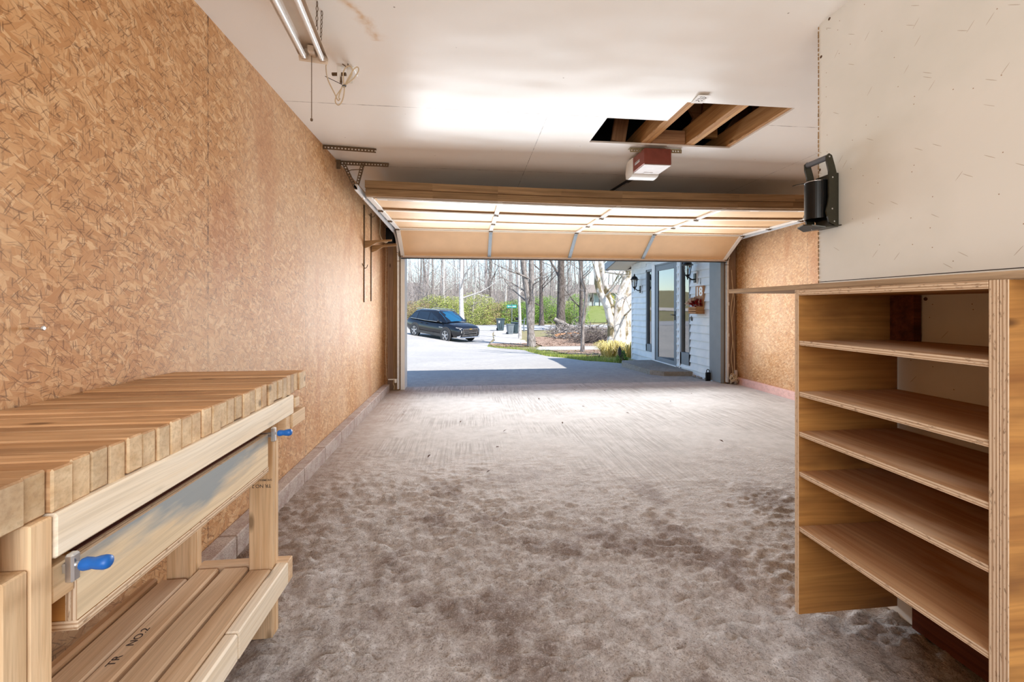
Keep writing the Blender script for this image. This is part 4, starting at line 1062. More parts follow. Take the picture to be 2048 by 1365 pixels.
# grass blades along the drive edge
m = MB()
for k in range(7500):
    y = R.choice((R.uniform(9.2, 13.5), R.uniform(12, 21.5)))
    x = interp(drive_r, y) + abs(R.gauss(0, .45)) - .02
    if R.random() < .25: x += R.uniform(0, 2)
    if y < 9.9 and x > 3.85: continue
    h = R.uniform(.03, .085); a = R.uniform(0, 6.28); w = R.uniform(.004, .009); z = gz(x, y) - .02
    d = V((math.cos(a), math.sin(a), 0)); e = V((-d.y, d.x, 0)) * w
    b = V((x, y, z)); tip = b + V((0, 0, h + .03)) + d * h * .5
    m._add([b - e, b + e, b + V((0, 0, h * .6)) + d * h * .2 + e * .6, tip, b + V((0, 0, h * .6)) + d * h * .2 - e * .6], [[0, 1, 2, 3, 4]])
single(m, 'grass', M['grassblade'], 'strip of short spring grass along the curved driveway edge', 'grass', None, False, 'stuff')

# ================================================================== HOUSE WING WITH THE ENTRY DOOR
WX = 3.98
wz = lambda y: 2.19 + .205 * (9.7 - y)          # soffit line on the gable wall
OP = [(8.60, 8.90, .20, 2.0), (7.53, 8.46, .03, 2.07), (7.06, 7.40, .12, 2.06)]     # sidelight, door, sidelight
m = MB()
def lap(ya, yb, za, zb, step=.135):
    z = za
    while z < zb - .001:
        z2 = min(z + step, zb)
        m.prism([(WX + .012, ya, z), (WX - .022, ya, z), (WX - .022, ya, z + .008), (WX + .003, ya, z2), (WX + .012, ya, z2)], (0, yb - ya, 0))
        z += step
cuts = sorted({6.26, 9.70} | {o[0] for o in OP} | {o[1] for o in OP})
for ya, yb in zip(cuts, cuts[1:]):
    o = [q for q in OP if abs(q[0] - ya) < 1e-4 and abs(q[1] - yb) < 1e-4]
    zt = wz(yb) + .02
    if o:
        if o[0][2] > .1: lap(ya, yb, -.08 + 0, o[0][2])
        lap(ya, yb, o[0][3], zt)
    else: lap(ya, yb, -.08, zt)
m.prism([(WX + .012, 6.26, -.2), (WX + .012, 9.70, -.2), (WX + .012, 9.70, 2.3), (WX + .012, 6.26, 3.0)], (.0, 0, 0.0001)) if False else None
m.prism([(WX + .0, 6.26, -.3), (WX, 9.70, -.3), (WX, 9.70, -.08), (WX, 6.26, -.08)], (.1, 0, 0))
struct(m, 'wall_entry', M['siding'])
m = MB(); m.box((WX - .02, 9.67, -.1), (WX + .03, 9.73, 2.25), ch=.003); m.box((WX + .05, 9.66, -.3), (9, 9.72, 2.3)); struct(m, 'trim_6', M['whitetrim'])
m = MB()
for (ya, yb) in ((8.46, 8.50), (8.50, 8.60)): m.box((WX - .022, ya, .03), (WX + .02, yb, 2.10), ch=.003)
m.box((WX - .022, 7.40, .03), (WX + .02, 7.44, 2.12), ch=.003); m.box((WX - .016, 7.49, .03), (WX + .02, 7.53, 2.12), ch=.003)
struct(m, 'trim_7', M['whitetrim'])
# roof wing with raked gable overhang
m = MB()
y_e, y_r = 10.1, 3.2
zs = lambda y: 2.108 + .205 * (10.1 - y)
m.prism([(3.44, y_e, zs(y_e) + .10), (3.44, 6.68, zs(6.68) + .10), (3.44, 6.68, zs(6.68) + .17), (3.44, y_e, zs(y_e) + .17)], (6, 0, 0), 0)
m.prism([(3.44, y_e, zs(y_e)), (3.44, 6.68, zs(6.68)), (3.44, 6.68, zs(6.68) + .015), (3.44, y_e, zs(y_e) + .015)], (.56, 0, 0), 1)
m.prism([(3.425, y_e + .02, zs(y_e) - .02), (3.425, 6.68, zs(6.68) - .02), (3.425, 6.68, zs(6.68) + .15), (3.425, y_e + .02, zs(y_e) + .15)], (.025, 0, 0), 2)
m.prism([(3.44, y_e, zs(y_e) - .02), (3.44, y_e + .02, zs(y_e) - .02), (3.44, y_e + .02, zs(y_e) + .15), (3.44, y_e, zs(y_e) + .15)], (.10, 0, 0), 2)
m.prism([(3.54, y_e, zs(y_e) - .012), (3.54, y_e + .02, zs(y_e) - .012), (3.54, y_e + .02, zs(y_e) + .15), (3.54, y_e, zs(y_e) + .15)], (6, 0, 0), 3)
m.prism([(4.0, 9.72, 2.10), (4.0, y_e, 2.10), (4.0, y_e, 2.115), (4.0, 9.72, 2.115)], (6, 0, 0), 1)
m.prism([(3.44, 6.68, zs(6.68) + .10), (3.44, y_r, zs(6.68) + .9), (3.44, y_r, zs(6.68) + .97), (3.44, 6.68, zs(6.68) + .17)], (6, 0, 0), 0)
struct(m, 'roof_wing', [M['shingle'], M['soffit'], M['greytrim'], M['whitetrim']])
# entry door
d = bpy.data.objects.new('door_1', None); C.objects.link(d); d.location = (WX, 8.0, .03); d['kind'] = 'structure'; ROOT[d.name] = V(d.location)
m = MB(); ya, yb, za, zb = 7.53, 8.46, .03, 2.07
for lo, hi in (((WX - .02, ya, za), (WX + .03, ya + .03, zb)), ((WX - .02, yb - .03, za), (WX + .03, yb, zb)), ((WX - .02, ya, zb - .03), (WX + .03, yb, zb))): m.box(lo, hi, ch=.002)
part(m, 'door_frame', M['greytrim'], d)
m = MB()
for lo, hi in (((WX - .01, ya + .03, za + .02), (WX + .025, ya + .12, zb - .03)), ((WX - .01, yb - .13, za + .02), (WX + .025, yb - .03, zb - .03)), ((WX - .01, ya + .12, zb - .14), (WX + .025, yb - .13, zb - .03)), ((WX - .01, ya + .12, za + .02), (WX + .025, yb - .13, za + .10))): m.box(lo, hi, ch=.003)
slab = part(m, 'door_leaf', M['greytrim'], d)
m = MB(); m.box((WX + .004, ya + .12, za + .10), (WX + .010, yb - .13, zb - .14), ch=.0005); part(m, 'glass_pane', M['glass'], d)
m = MB(); m.box((WX - .018, ya + .055, .92), (WX - .010, ya + .09, 1.10), ch=.002); m.tube([(WX - .015, ya + .072, 1.02), (WX - .05, ya + .072, 1.02), (WX - .05, ya + .17, 1.025)], .008, 8); part(m, 'door_handle', M['black'], slab, True)
m = MB(); m.box((WX - .03, ya, .03), (WX + .03, yb, .05), ch=.003); part(m, 'threshold', M['whitetrim'], d)
m = MB(); m.box((WX + .10, 7.0, -.05), (WX + .12, 9.6, 2.3)); m.box((WX + .10, 6.3, -.05), (5.5, 6.32, 2.3)); m.box((WX + 1.6, 6.3, -.05), (WX + 1.62, 9.6, 2.3)); 
m2 = MB(); m2.box((WX + 1.6, 6.3, -.05), (WX + 1.62, 9.65, 2.3)); m2.box((WX + .05, 6.3, -.06), (WX + 1.6, 9.65, .03)); struct(m2, 'wall_hallway', M['siding'])
for n_, (ya, yb, za, zb) in ((1, OP[0]), (2, OP[2])):
    d = bpy.data.objects.new('window_%d' % n_, None); C.objects.link(d); d.location = (WX, (ya + yb) / 2, za); d['kind'] = 'structure'; ROOT[d.name] = V(d.location)
    m = MB()
    for lo, hi in (((WX - .02, ya, za), (WX + .05, ya + .03, zb)), ((WX - .02, yb - .05, za), (WX + .05, yb, zb)), ((WX - .02, ya, zb - .05), (WX + .05, yb, zb)), ((WX - .02, ya, za), (WX + .05, yb, za + .16 if n_ == 1 else za + .22))): m.box(lo, hi, ch=.003)
    part(m, 'window_frame', M['greytrim'], d)
    m = MB(); m.box((WX + .02, ya + .03, za + .16), (WX + .026, yb - .05, zb - .05), ch=.0004); part(m, 'glass_pane', M['glass'], d)
m = MB(); m.prism([(3.22, 8.42, -.12), (3.30, 7.25, -.12), (3.46, 7.02, -.12), (3.97, 6.98, -.12), (3.97, 8.62, -.12), (3.3, 8.6, -.12)], (0, 0, .15)); struct(m, 'stoop', M['stoop'])
# rubble line at the foot of the wall
for k in range(7):
    m = MB(); c = (3.93 + R.uniform(-.05, .02), 6.45 + k * .07, -.015); m.ball(c, R.uniform(.02, .035), 7, (1, 1.3, .6))
    single(m, 'stone', M['stoop'], 'small loose stone on the drive between the stoop and the right jamb', 'stone', 'stones at the foot of the entry wall')

def lantern(y, z, lab):
    t = thing('wall_lantern', lab, 'wall lantern', (WX - .012, y, z), 0, 'lanterns beside the entry door')
    m = MB(); m.box((WX - .03, y - .055, z - .02), (WX - .012, y + .055, z + .20), ch=.006); part(m, 'back_plate', M['whitetrim'], t)
    m = MB(); m.box((WX - .045, y - .035, z), (WX - .03, y + .035, z + .16), ch=.008)
    m.tube(spl([(WX - .04, y, z + .06), (WX - .09, y, z + .055), (WX - .14, y, z + .085), (WX - .17, y, z + .11)]), .011, 8); part(m, 'arm', M['black'], t, 40)
    cx = WX - .17
    m = MB(); m.lathe([(.012, .09), (.02, .10), (.028, .115), (.045, .13), (.045, .14)], (cx, y, z), (0, 0, 1), 6)
    for k in range(6):
        a = 2 * PI * k / 6; m.bar((cx + .045 * math.cos(a), y + .045 * math.sin(a), z + .135), (cx + .075 * math.cos(a), y + .075 * math.sin(a), z + .30), .008, .008)
    m.lathe([(.078, .298), (.098, .30), (.098, .308), (.075, .325), (.07, .345), (.05, .37), (.02, .385), (.012, .395), (.018, .405), (.012, .42), (.003, .44)], (cx, y, z), (0, 0, 1), 12)
    m.lathe([(.006, .05), (.012, .07), (.012, .095)], (cx, y, z), (0, 0, 1), 8)
    part(m, 'lantern_cage', M['black'], t)
    m = MB(); m.lathe([(.043, .14), (.072, .298)], (cx, y, z), (0, 0, 1), 6); part(m, 'glass_shade', M['lampglass'], t)
    m = MB(); m.lathe([(.012, .14), (.012, .20), (.016, .21), (.012, .24), (.002, .26)], (cx, y, z), (0, 0, 1), 8); part(m, 'bulb', M['lens'], t)
lantern(9.17, 1.50, 'black wall lantern on the far side of the entry door near the house corner')
lantern(6.86, 1.60, 'black wall lantern above the house-number sign, near side of the entry door')
t = thing('number_sign', 'wooden house-number sign reading 18 with a flower crate on the entry wall', 'house sign', (WX - .02, 6.72, 1.05))
m = MB(); m.box((WX - .035, 6.60, 1.06), (WX - .013, 6.845, 1.54), ax=2, ch=.003); part(m, 'board', M['signwood'], t)
M4 = Matrix.Translation((WX - .0355, 6.73, 1.435)) @ Matrix(((0, 0, -1, 0), (-1, 0, 0, 0), (0, 1, 0, 0), (0, 0, 0, 1))) @ Matrix.Scale(.21, 4)
mt = text_mb('18', 1, M4, .008, .03); part(mt, 'house_number', M['lens'], t)
m = MB()
for z in (1.065, 1.105, 1.145): m.box((WX - .17, 6.60, z), (WX - .155, 6.845, z + .03), ax=1, ch=.002)
for y in (6.60, 6.83): m.box((WX - .157, y, 1.06), (WX - .035, y + .015, 1.18), ax=0, ch=.002)
m.box((WX - .157, 6.615, 1.06), (WX - .035, 6.83, 1.07), ax=1, ch=.001); part(m, 'crate', M['cratewood'], t)
def petals(c, r, n, m):
    for k in range(n):
        a = R.uniform(0, 6.28); el = R.uniform(-.2, 1.4); d = V((math.cos(a) * math.cos(el), math.sin(a) * math.cos(el), math.sin(el))); e = d.orthogonal().normalized()
        p = V(c) + d * r * R.uniform(.1, .4); q = V(c) + d * r; m._add([p, (p + q) / 2 + e * r * .3, q, (p + q) / 2 - e * r * .3], [[0, 1, 2, 3]])
m = MB()
for k in range(12): petals((WX - .10 + R.uniform(-.05, .04), 6.62 + k * .0165, 1.20 + R.uniform(-.02, .05)), .05, 16, m)
petals((WX - .09, 6.66, 1.27), .06, 30, m); part(m, 'red_flowers', M['petalred'], t)
m = MB()
for c, r in (((WX - .11, 6.90, 1.22), .075), ((WX - .12, 6.81, 1.28), .06), ((WX - .10, 6.77, 1.26), .07), ((WX - .11, 6.72, 1.30), .05), ((WX - .1, 6.86, 1.24), .06)): petals(c, r * 1.15, 46, m)
for k in range(10):
    c = V((WX - .10, 6.62 + k * .028, 1.18)); m.tube([c, c + V((R.uniform(-.03, .03), R.uniform(-.03, .05), R.uniform(.10, .2)))], .003, 4)
part(m, 'cream_flowers', M['petalcream'], t)
m = MB(); m.tube([(WX - .02, 6.70, 1.54), (WX - .018, 6.715, 1.62), (WX - .016, 6.73, 1.54)], .003, 5); m.tube([(WX - .018, 6.715, 1.62), (WX - .016, 6.715, 1.67)], .003, 5); part(m, 'hanging_wire', M['black'], t)
m = MB(); m.box((WX - .025, 6.985, .93), (WX - .01, 7.005, 1.02), ch=.003); single(m, 'doorbell', M['black'], 'small black doorbell button on the siding below the flower crate', 'doorbell')

# ================================================================== CAR
def car():
    fp, rp = V((-.55, 24.2, 0)), V((-2.52, 26.3, 0)); zf, zr = -.80, -.60
    dirv = fp - rp; ang = math.atan2(dirv.y, dirv.x); pitch = math.atan2(zr - zf, dirv.length)
    mid = (fp + rp) / 2
    t = thing('car', 'black mid-size SUV parked on the driveway facing the house', 'car', (mid.x, mid.y, (zf + zr) / 2 + .0))
    t.rotation_euler = (0, pitch, ang)
    st = [(-2.42, .55, 1.00, .74), (-2.36, .36, 1.06, .86), (-2.1, .30, 1.08, .92), (-1.4, .26, 1.06, .955), (0, .24, 1.03, .96), (1.0, .24, 1.04, .96), (1.25, .25, 1.06, .95), (1.8, .28, 1.02, .93), (2.2, .32, .94, .88), (2.36, .36, .86, .80), (2.44, .46, .76, .66)]
    m = MB(); n = None
    for (x, zb, zt, w) in st:
        h = zt - zb
        ring = [(0, zb), (w * .85, zb), (w * .97, zb + h * .18), (w, zb + h * .42), (w * .985, zb + h * .62), (w * .96, zb + h * .82), (w * .86, zt - h * .04), (w * .6, zt + .01), (0, zt + .03)]
        full = ring + [(-y, z) for (y, z) in ring[-2:0:-1]]
        n = len(full)
        for (y, z) in full: m.v.append(V((x, y, z))); m.wc.append(V((x, y, z)))
    for i in range(len(st) - 1):
        for k in range(n): m.f.append([i * n + k, i * n + (k + 1) % n, (i + 1) * n + (k + 1) % n, (i + 1) * n + k]); m.mi.append(0)
    m.f.append(list(range(n))); m.f.append([(len(st) - 1) * n + k for k in range(n)][::-1]); m.mi += [0, 0]
    part(m, 'body', M['carpaint'], t, 35, rel=True)
    # greenhouse
    gh = [(-2.25, 1.06, 1.12, .80, .80), (-1.75, 1.05, 1.58, .86, .66), (-1.3, 1.05, 1.66, .88, .68), (-.2, 1.04, 1.69, .885, .69), (.35, 1.04, 1.64, .885, .68), (.75, 1.05, 1.44, .88, .70), (1.30, 1.06, 1.09, .84, .80)]
    m = MB()
    for (x, zb, zt, wb, wt) in gh:
        for (y, z) in ((-wb, zb), (-wt, zt - .05), (-wt * .86, zt), (0, zt + .02), (wt * .86, zt), (wt, zt - .05), (wb, zb)): m.v.append(V((x, y, z))); m.wc.append(V((x, y, z)))
    for i in range(len(gh) - 1):
        for k in range(6): m.f.append([i * 7 + k + 1, i * 7 + k, (i + 1) * 7 + k, (i + 1) * 7 + k + 1]); m.mi.append(0)
    part(m, 'roof', M['carpaint'], t, 35, rel=True)
    def gw(x):   # interpolate greenhouse
        for a, b in zip(gh, gh[1:]):
            if a[0] <= x <= b[0]:
                u = (x - a[0]) / (b[0] - a[0]); return [a[i] + (b[i] - a[i]) * u for i in range(5)]
        return gh[-1]
    for s in (-1, 1):
        for (xa, xb) in ((-1.95, -1.38), (-1.30, -.30), (-.22, .92)):
            m = MB(); pts = []
            for (x, u) in ((xa, .10), (xb, .10), (xb, .86), (xa, .86)):
                xx = x
                g = gw(xx); ztop = g[2] - .05; z = g[1] + (ztop - g[1]) * u; y = g[3] + (g[4] - g[3]) * u
                pts.append(V((xx, s * (y + .006), z)))
            m._add(pts + [p + V((0, -s * .004, 0)) for p in pts], [[0, 1, 2, 3] if s > 0 else [3, 2, 1, 0]] + [[4, 5, 6, 7]])
            part(m, 'side_window', M['carglass'], t, rel=True)
        m = MB(); m.tube([(-2.0, s * .86, 1.085), (-.2, s * .91, 1.065), (1.0, s * .90, 1.075)], .012, 6); part(m, 'window_trim', M['chrome'], t, rel=True)
        m = MB(); m.ball((.86, s * 1.04, 1.14), .10, 10, (.55, 1, .75)); m.bar((.86, s * .9, 1.08), (.86, s * 1.0, 1.11), .05, .03); part(m, 'mirror', M['carpaint'], t, True, rel=True)
        m = MB(); m.tube([(-1.8, s * .60, 1.66), (-1.4, s * .61, 1.72), (.1, s * .62, 1.73), (.4, s * .61, 1.68)], .016, 6); part(m, 'roof_rail', M['chrome'], t, rel=True)
        m = MB(); m.bar((-1.2, s * .962, .36), (1.15, s * .962, .36), .04, .16); part(m, 'rocker_trim', M['clad'], t, rel=True)
        for x in (-.35, -.85): m = MB(); m.bar((x - .1, s * .968, .90), (x + .1, s * .968, .905), .02, .03); part(m, 'door_handle', M['carpaint'], t, rel=True)
        m = MB()
        for k in range(6): m.box((.86 + k * .055, s * .965 - .004, .775), (.90 + k * .055, s * .965 + .004, .775 + (.035 if k % 2 else .045)))
        part(m, 'door_badge', M['chrome'], t, rel=True)
    m = MB(); pts = []
    for (x, k) in ((.40, .94), (1.26, .90)):
        g = gw(x)
        pts += [V((x, -g[4] * k, g[2] - .012)), V((x, -g[4] * k * .5, g[2] + .012)), V((x, 0, g[2] + .027)), V((x, g[4] * k * .5, g[2] + .012)), V((x, g[4] * k, g[2] - .012))]
    mids = []
    g = gw(.8); mids = [V((.8, y, z)) for (y, z) in ((-g[4] * .93, g[2] - .008), (-g[4] * .5, g[2] + .016), (0, g[2] + .031), (g[4] * .5, g[2] + .016), (g[4] * .93, g[2] - .008))]
    allp = pts[:5] + mids + pts[5:]
    m._add(allp, [[i * 5 + k, i * 5 + k + 1, (i + 1) * 5 + k + 1, (i + 1) * 5 + k] for i in range(2) for k in range(4)]); part(m, 'windshield', M['windshield'], t, True, rel=True)
    # front
    m = MB(); m.box((2.38, -.52, .52), (2.455, .52, .82), ch=.02); gr = part(m, 'grille', M['black'], t, rel=True)
    m = MB()
    for z in (.58, .66, .74): m.box((2.45, -.52, z), (2.465, .52, z + .018))
    m.box((2.44, -.56, .805), (2.47, .56, .83)); m.bar((2.452, -.50, .50), (2.448, -.57, .83), .02, .02); m.bar((2.452, .50, .50), (2.448, .57, .83), .02, .02); part(m, 'grille_bar', M['chrome'], gr, rel=True)
    m = MB(); m.box((2.462, -.11, .785), (2.478, .11, .815)); m.box((2.462, -.05, .765), (2.479, .05, .835)); part(m, 'emblem', M['gold'], gr, rel=True)
    for s in (-1, 1):
        m = MB(); m.prism([(2.36, s * .58, .80), (2.40, s * .58, .86), (2.18, s * .86, .90), (2.16, s * .87, .86)], (.03, s * .02, .0)); part(m, 'running_light', M['chrome'], t, rel=True)
        m = MB(); m.box((2.28, s * .62 - .09, .58), (2.42, s * .62 + .14 * 1, .76), ch=.02)
        for zz in (.62, .70): m.ball((2.42, s * .66, zz), .035, 8)
        part(m, 'headlight', M['carglass'], t, rel=True)
        m = MB(); 
        for zz in (.62, .70): m.ball((2.43, s * .66, zz), .03, 8)
        m.box((2.41, s * .6 - .05, .60), (2.43, s * .6 + .05, .612)); part(m, 'lamp', M['lens'], t, rel=True)
        m = MB(); m.box((-2.40, s * .70 - .12, .86), (-2.30, s * .70 + .16, .98), ch=.02); part(m, 'tail_light', M['maroon'], t, rel=True)
    m = MB(); m.box((2.30, -.72, .30), (2.47, .72, .36), ch=.02); m.prism([(2.36, -.74, .30), (2.40, -.74, .44), (2.30, -.86, .40), (2.28, -.86, .32)], (.03, .02, 0)); m.prism([(2.36, .74, .30), (2.40, .74, .44), (2.30, .86, .40), (2.28, .86, .32)], (.03, -.02, 0)); part(m, 'skid_plate', M['chrome'], t, rel=True)
    m = MB(); m.box((2.33, -.6, .37), (2.455, .6, .5), ch=.02); part(m, 'bumper', M['clad'], t, rel=True)
    for (x, s) in ((1.43, -1), (1.43, 1), (-1.43, -1), (-1.43, 1)):
        m = MB(); m.lathe([(.30, 0), (.455, 0), (.455, .03), (.30, .03)], (x, s * .935, .40), (0, s, 0), 28); part(m, 'arch_trim', M['clad'], t, rel=True)
        w = MB(); w.lathe([(.20, -.16), (.33, -.16), (.365, -.10), (.365, .04), (.345, .075), (.26, .08), (.255, .06)], (x, s * .90, .365), (0, s, 0), 32); wp = part(w, 'wheel', M['rubber'], t, 40, rel=True)
        m = MB(); m.lathe([(.262, .045), (.262, .078), (.245, .078), (.24, .05)], (x, s * .90, .365), (0, s, 0), 32)
        for k in range(5):
            a = 2 * PI * k / 5 + .3; d = V((math.cos(a), 0, math.sin(a)))
            c = V((x, s * .975, .365)); m.bar(c + d * .03, c + d * .25, .035, .05, up=(0, s, 0)); 
            e = V((-d.z, 0, d.x)); m.bar(c + d * .05 + e * .03, c + d * .25 + e * .05, .02, .03, up=(0, s, 0))
        m.lathe([(.055, .05), (.055, .085), (.03, .09)], (x, s * .90, .365), (0, s, 0), 16); part(m, 'rim', M['chrome'], wp, rel=True)
    m = MB(); m.box((-.2, -.7, .20), (1.0, .7, .3)); part(m, 'underbody', M['black'], t, rel=True)
    return t
car()

# ================================================================== BINS, MAILBOX, SIGN
def bin_(x, y, s, mat, rz, lab, lid=0):
    z = gz(x, y) + .012
    t = thing('trash_bin', lab, 'trash bin', (x, y, z), rz, 'trash bins at the street'); t.scale = (s, s, s)
    m = MB()
    pr = [(-.29, -.27), (.29, -.27), (.29, .27), (-.29, .27)]
    lev = [(.02, .82), (.1, .85), (.92, 1.08), (.96, 1.2), (1.02, 1.2)]
    for (zz, k) in lev:
        for (a, b) in pr: m.v.append(V((a * k, b * k, zz))); m.wc.append(V((a, b, zz)))
    for i in range(len(lev) - 1):
        for k in range(4): m.f.append([i * 4 + k, i * 4 + (k + 1) % 4, (i + 1) * 4 + (k + 1) % 4, (i + 1) * 4 + k]); m.mi.append(0)
    m.f.append([3, 2, 1, 0]); m.mi.append(0)
    m.box((-.12, -.30, .25), (-.03, -.25, .8)); m.box((.03, -.30, .25), (.12, -.25, .8))
    part(m, 'body', mat, t, rel=True)
    m = MB(); m.box((-.37, -.36, 1.02), (.37, .36, 1.07), ch=.02); m.box((-.30, .34, 1.0), (.30, .42, 1.04), ch=.01); part(m, 'lid', mat, t, rel=True)
    for sx in (-1, 1):
        m = MB(); m.lathe([(.05, -.03), (.12, -.03), (.12, .03), (.05, .03)], (sx * .27, .22, .12), (1, 0, 0), 14); part(m, 'wheel', M['rubber'], t, rel=True)
    if lid:
        m = MB()
        for k in range(3): m.box((-.24 + k * .05, -.325, .78), (-.205 + k * .05, -.318, .87))
        m.box((-.24, -.322, .68), (-.13, -.316, .75)); part(m, 'sticker', M['paper'], t, rel=True)
bin_(2.85, 36.0, 1.0, M['bin'], .12, 'largest dark trash bin with a pale sticker, standing alone right of the car', 1)
bin_(3.62, 31.6, .82, M['bin'], -.25, 'dark trash bin close to the slim pale trunk, behind a smaller grey bin')
bin_(3.17, 30.9, .72, M['binlight'], .3, 'smaller grey trash bin tucked in front of the dark bin')
x, y = 4.75, 34.6; z = gz(x, y)
t = thing('mailbox', 'black mailbox on a curved grey post at the street between two tree trunks', 'mailbox', (x, y, z))
m = MB(); m.prism([(x - .75, y, z + .98)] + [(x - .75, y + .10 - .10 * math.cos(a) , z + 1.10 + .1 * math.sin(a)) for a in [PI * k / 8 for k in range(9)]] + [(x - .75, y + .2, z + .98)], (.5, 0, 0)); part(m, 'box', M['black'], t)
m = MB(); m.tube([(x, y + .1, z), (x - .04, y + .1, z + .5), (x + .06, y + .1, z + 1.15)], .055, 8); m.bar((x - .7, y + .1, z + .95), (x + .1, y + .1, z + .93), .06, .06); m.bar((x - .02, y + .1, z + .5), (x - .4, y + .1, z + .92), .05, .05); part(m, 'post', M['binlight'], t)
x, y = 3.55, 33.2; z = gz(x, y)
t = thing('street_sign', 'green street-name sign on a thin post behind the trash bins', 'street sign', (x, y, z))
m = MB(); m.tube([(x, y, z), (x, y, z + 2.35)], .028, 8); part(m, 'post', M['binlight'], t)
m = MB(); m.box((x - .40, y - .012, z + 1.98), (x + .38, y + .012, z + 2.24), ch=.003); m.box((x - .04, y - .35, z + 2.25), (x - .02, y + .35, z + 2.33)); bl = part(m, 'sign_blade', M['signgreen'], t)
m = MB()
for k in range(11):
    if k == 5: continue
    xx = x - .33 + k * .062; h = R.choice((.07, .1, .1, .12)); m.box((xx, y - .016, z + 2.06), (xx + .018, y - .0125, z + 2.06 + h)); m.box((xx, y - .016, z + 2.06 + h * .5), (xx + .042, y - .0125, z + 2.06 + h * .5 + .016)); m.box((xx + .028, y - .016, z + 2.06), (xx + .042, y - .0125, z + 2.06 + h * .6))
part(m, 'lettering', M['lens'], bl)
x, y = 2.78, 21.5; z = gz(x, y)
m = MB(); m.bar((x, y, z), (x - .03, y, z + .2), .035, .02); single(m, 'marker_stake', M['lens'], 'short white stake in the leaf litter left of the forked trunk', 'stake')
x, y = 3.55, 9.4; z = gz(x, y)
t = thing('garden_marker', 'grey leaf-shaped garden marker on a thin stake near the house corner', 'garden marker', (x, y, z))
m = MB(); m.tube([(x, y, z - .05), (x, y, z + .17)], .006, 6); part(m, 'stake', M['rustmetal'], t)
m = MB(); m.prism([(x - .036, y, z + .20), (x, y, z + .14), (x + .036, y, z + .20), (x + .04, y, z + .30), (x + .012, y, z + .375), (x, y, z + .40), (x - .012, y, z + .375), (x - .04, y, z + .30)], (0, .015, 0)); part(m, 'blade', M['clad'], t)
x, y = -13.9, 93; z = gz(x, y)
t = thing('marker_flag', 'tiny orange marker by the distant dark house at the far left', 'marker', (x, y, z))
m = MB(); m.tube([(x, y, z), (x, y, z + 2.2)], .05, 6); part(m, 'pole', M['barkpale'], t)
m = MB(); m.ball((x, y, z + 2.4), .35, 8, (1, .3, 1.4)); part(m, 'flag', M['orange'], t)

# ================================================================== TREES
def grow(m, p, d, L, r, rr, depth, lo=.25, n_ch=5, sides=6, droop=.0, minr=.006):
    segs = 6 if depth > 1 else 4
    pts = [V(p)]; d = V(d).normalized()
    for i in range(segs):
        d = (d + V((rr.uniform(-1, 1), rr.uniform(-1, 1), rr.uniform(-.6, .8))) * .13 + V((0, 0, .03 - droop))).normalized()
        pts.append(pts[-1] + d * L / segs)
    rad = [max(minr, r * (1 - .78 * i / segs)) for i in range(segs + 1)]
    m.tube(pts, rad, sides if depth > 1 else (4 if depth == 1 else 3), False)
    if depth <= 0: return
    for k in range(n_ch):
        u = lo + (1 - lo) * (k + rr.random()) / n_ch
        f = u * segs; i = min(segs - 1, int(f)); q = pts[i].lerp(pts[i + 1], f - i); ax = (pts[i + 1] - pts[i]).normalized()
        o = ax.orthogonal().normalized(); o.rotate(Matrix.Rotation(rr.uniform(0, 6.28), 3, ax))
        cd = (ax * rr.uniform(.35, .8) + o * rr.uniform(.5, .9) + V((0, 0, .15))).normalized()
        grow(m, q, cd, L * rr.uniform(.32, .55) * (1.15 - .5 * u), max(minr, r * (1 - .78 * u) * rr.uniform(.4, .6)), rr, depth - 1, .2, max(3, n_ch - 1), sides, droop, minr)
def trunk_tree(seed, H, r, lo=.18, n=9, depth=2, lean=(0, 0)):
    rr = random.Random(seed); m = MB()
    pts = [V((0, 0, -.15))]; d = V((lean[0], lean[1], 1)).normalized(); n_s = 10
    for i in range(n_s):
        d = (d + V((rr.uniform(-1, 1), rr.uniform(-1, 1), .8)) * .035).normalized(); pts.append(pts[-1] + d * H / n_s)
    rad = [r * 1.35] + [max(.02, r * (1 - .85 * i / n_s)) for i in range(1, n_s + 1)]
    m.tube(pts, rad, 9, False)
    for k in range(n):
        u = lo + (1 - lo) * (k + rr.random()) / n; f = u * n_s; i = min(n_s - 1, int(f)); q = pts[i].lerp(pts[i + 1], f - i)
        a = rr.uniform(0, 6.28); cd = V((math.cos(a), math.sin(a), rr.uniform(.3, 1.0)))
        grow(m, q, cd, H * rr.uniform(.14, .28), max(.015, r * (1 - .85 * u) * rr.uniform(.3, .5)), rr, depth, .2, 5, 6)
    return m
def put(o, x, y, rz, s, label, group):
    o.location = (x, y, gz(x, y)); o.rotation_euler = (0, 0, rz); o.scale = (s, s, s); tag(o, label, 'tree', group); return o
def at(px, d):     # a point d metres ahead at photo column px
    r = (px - 1024) / F * d; return r * cp + d * sp, d * cp - r * sp
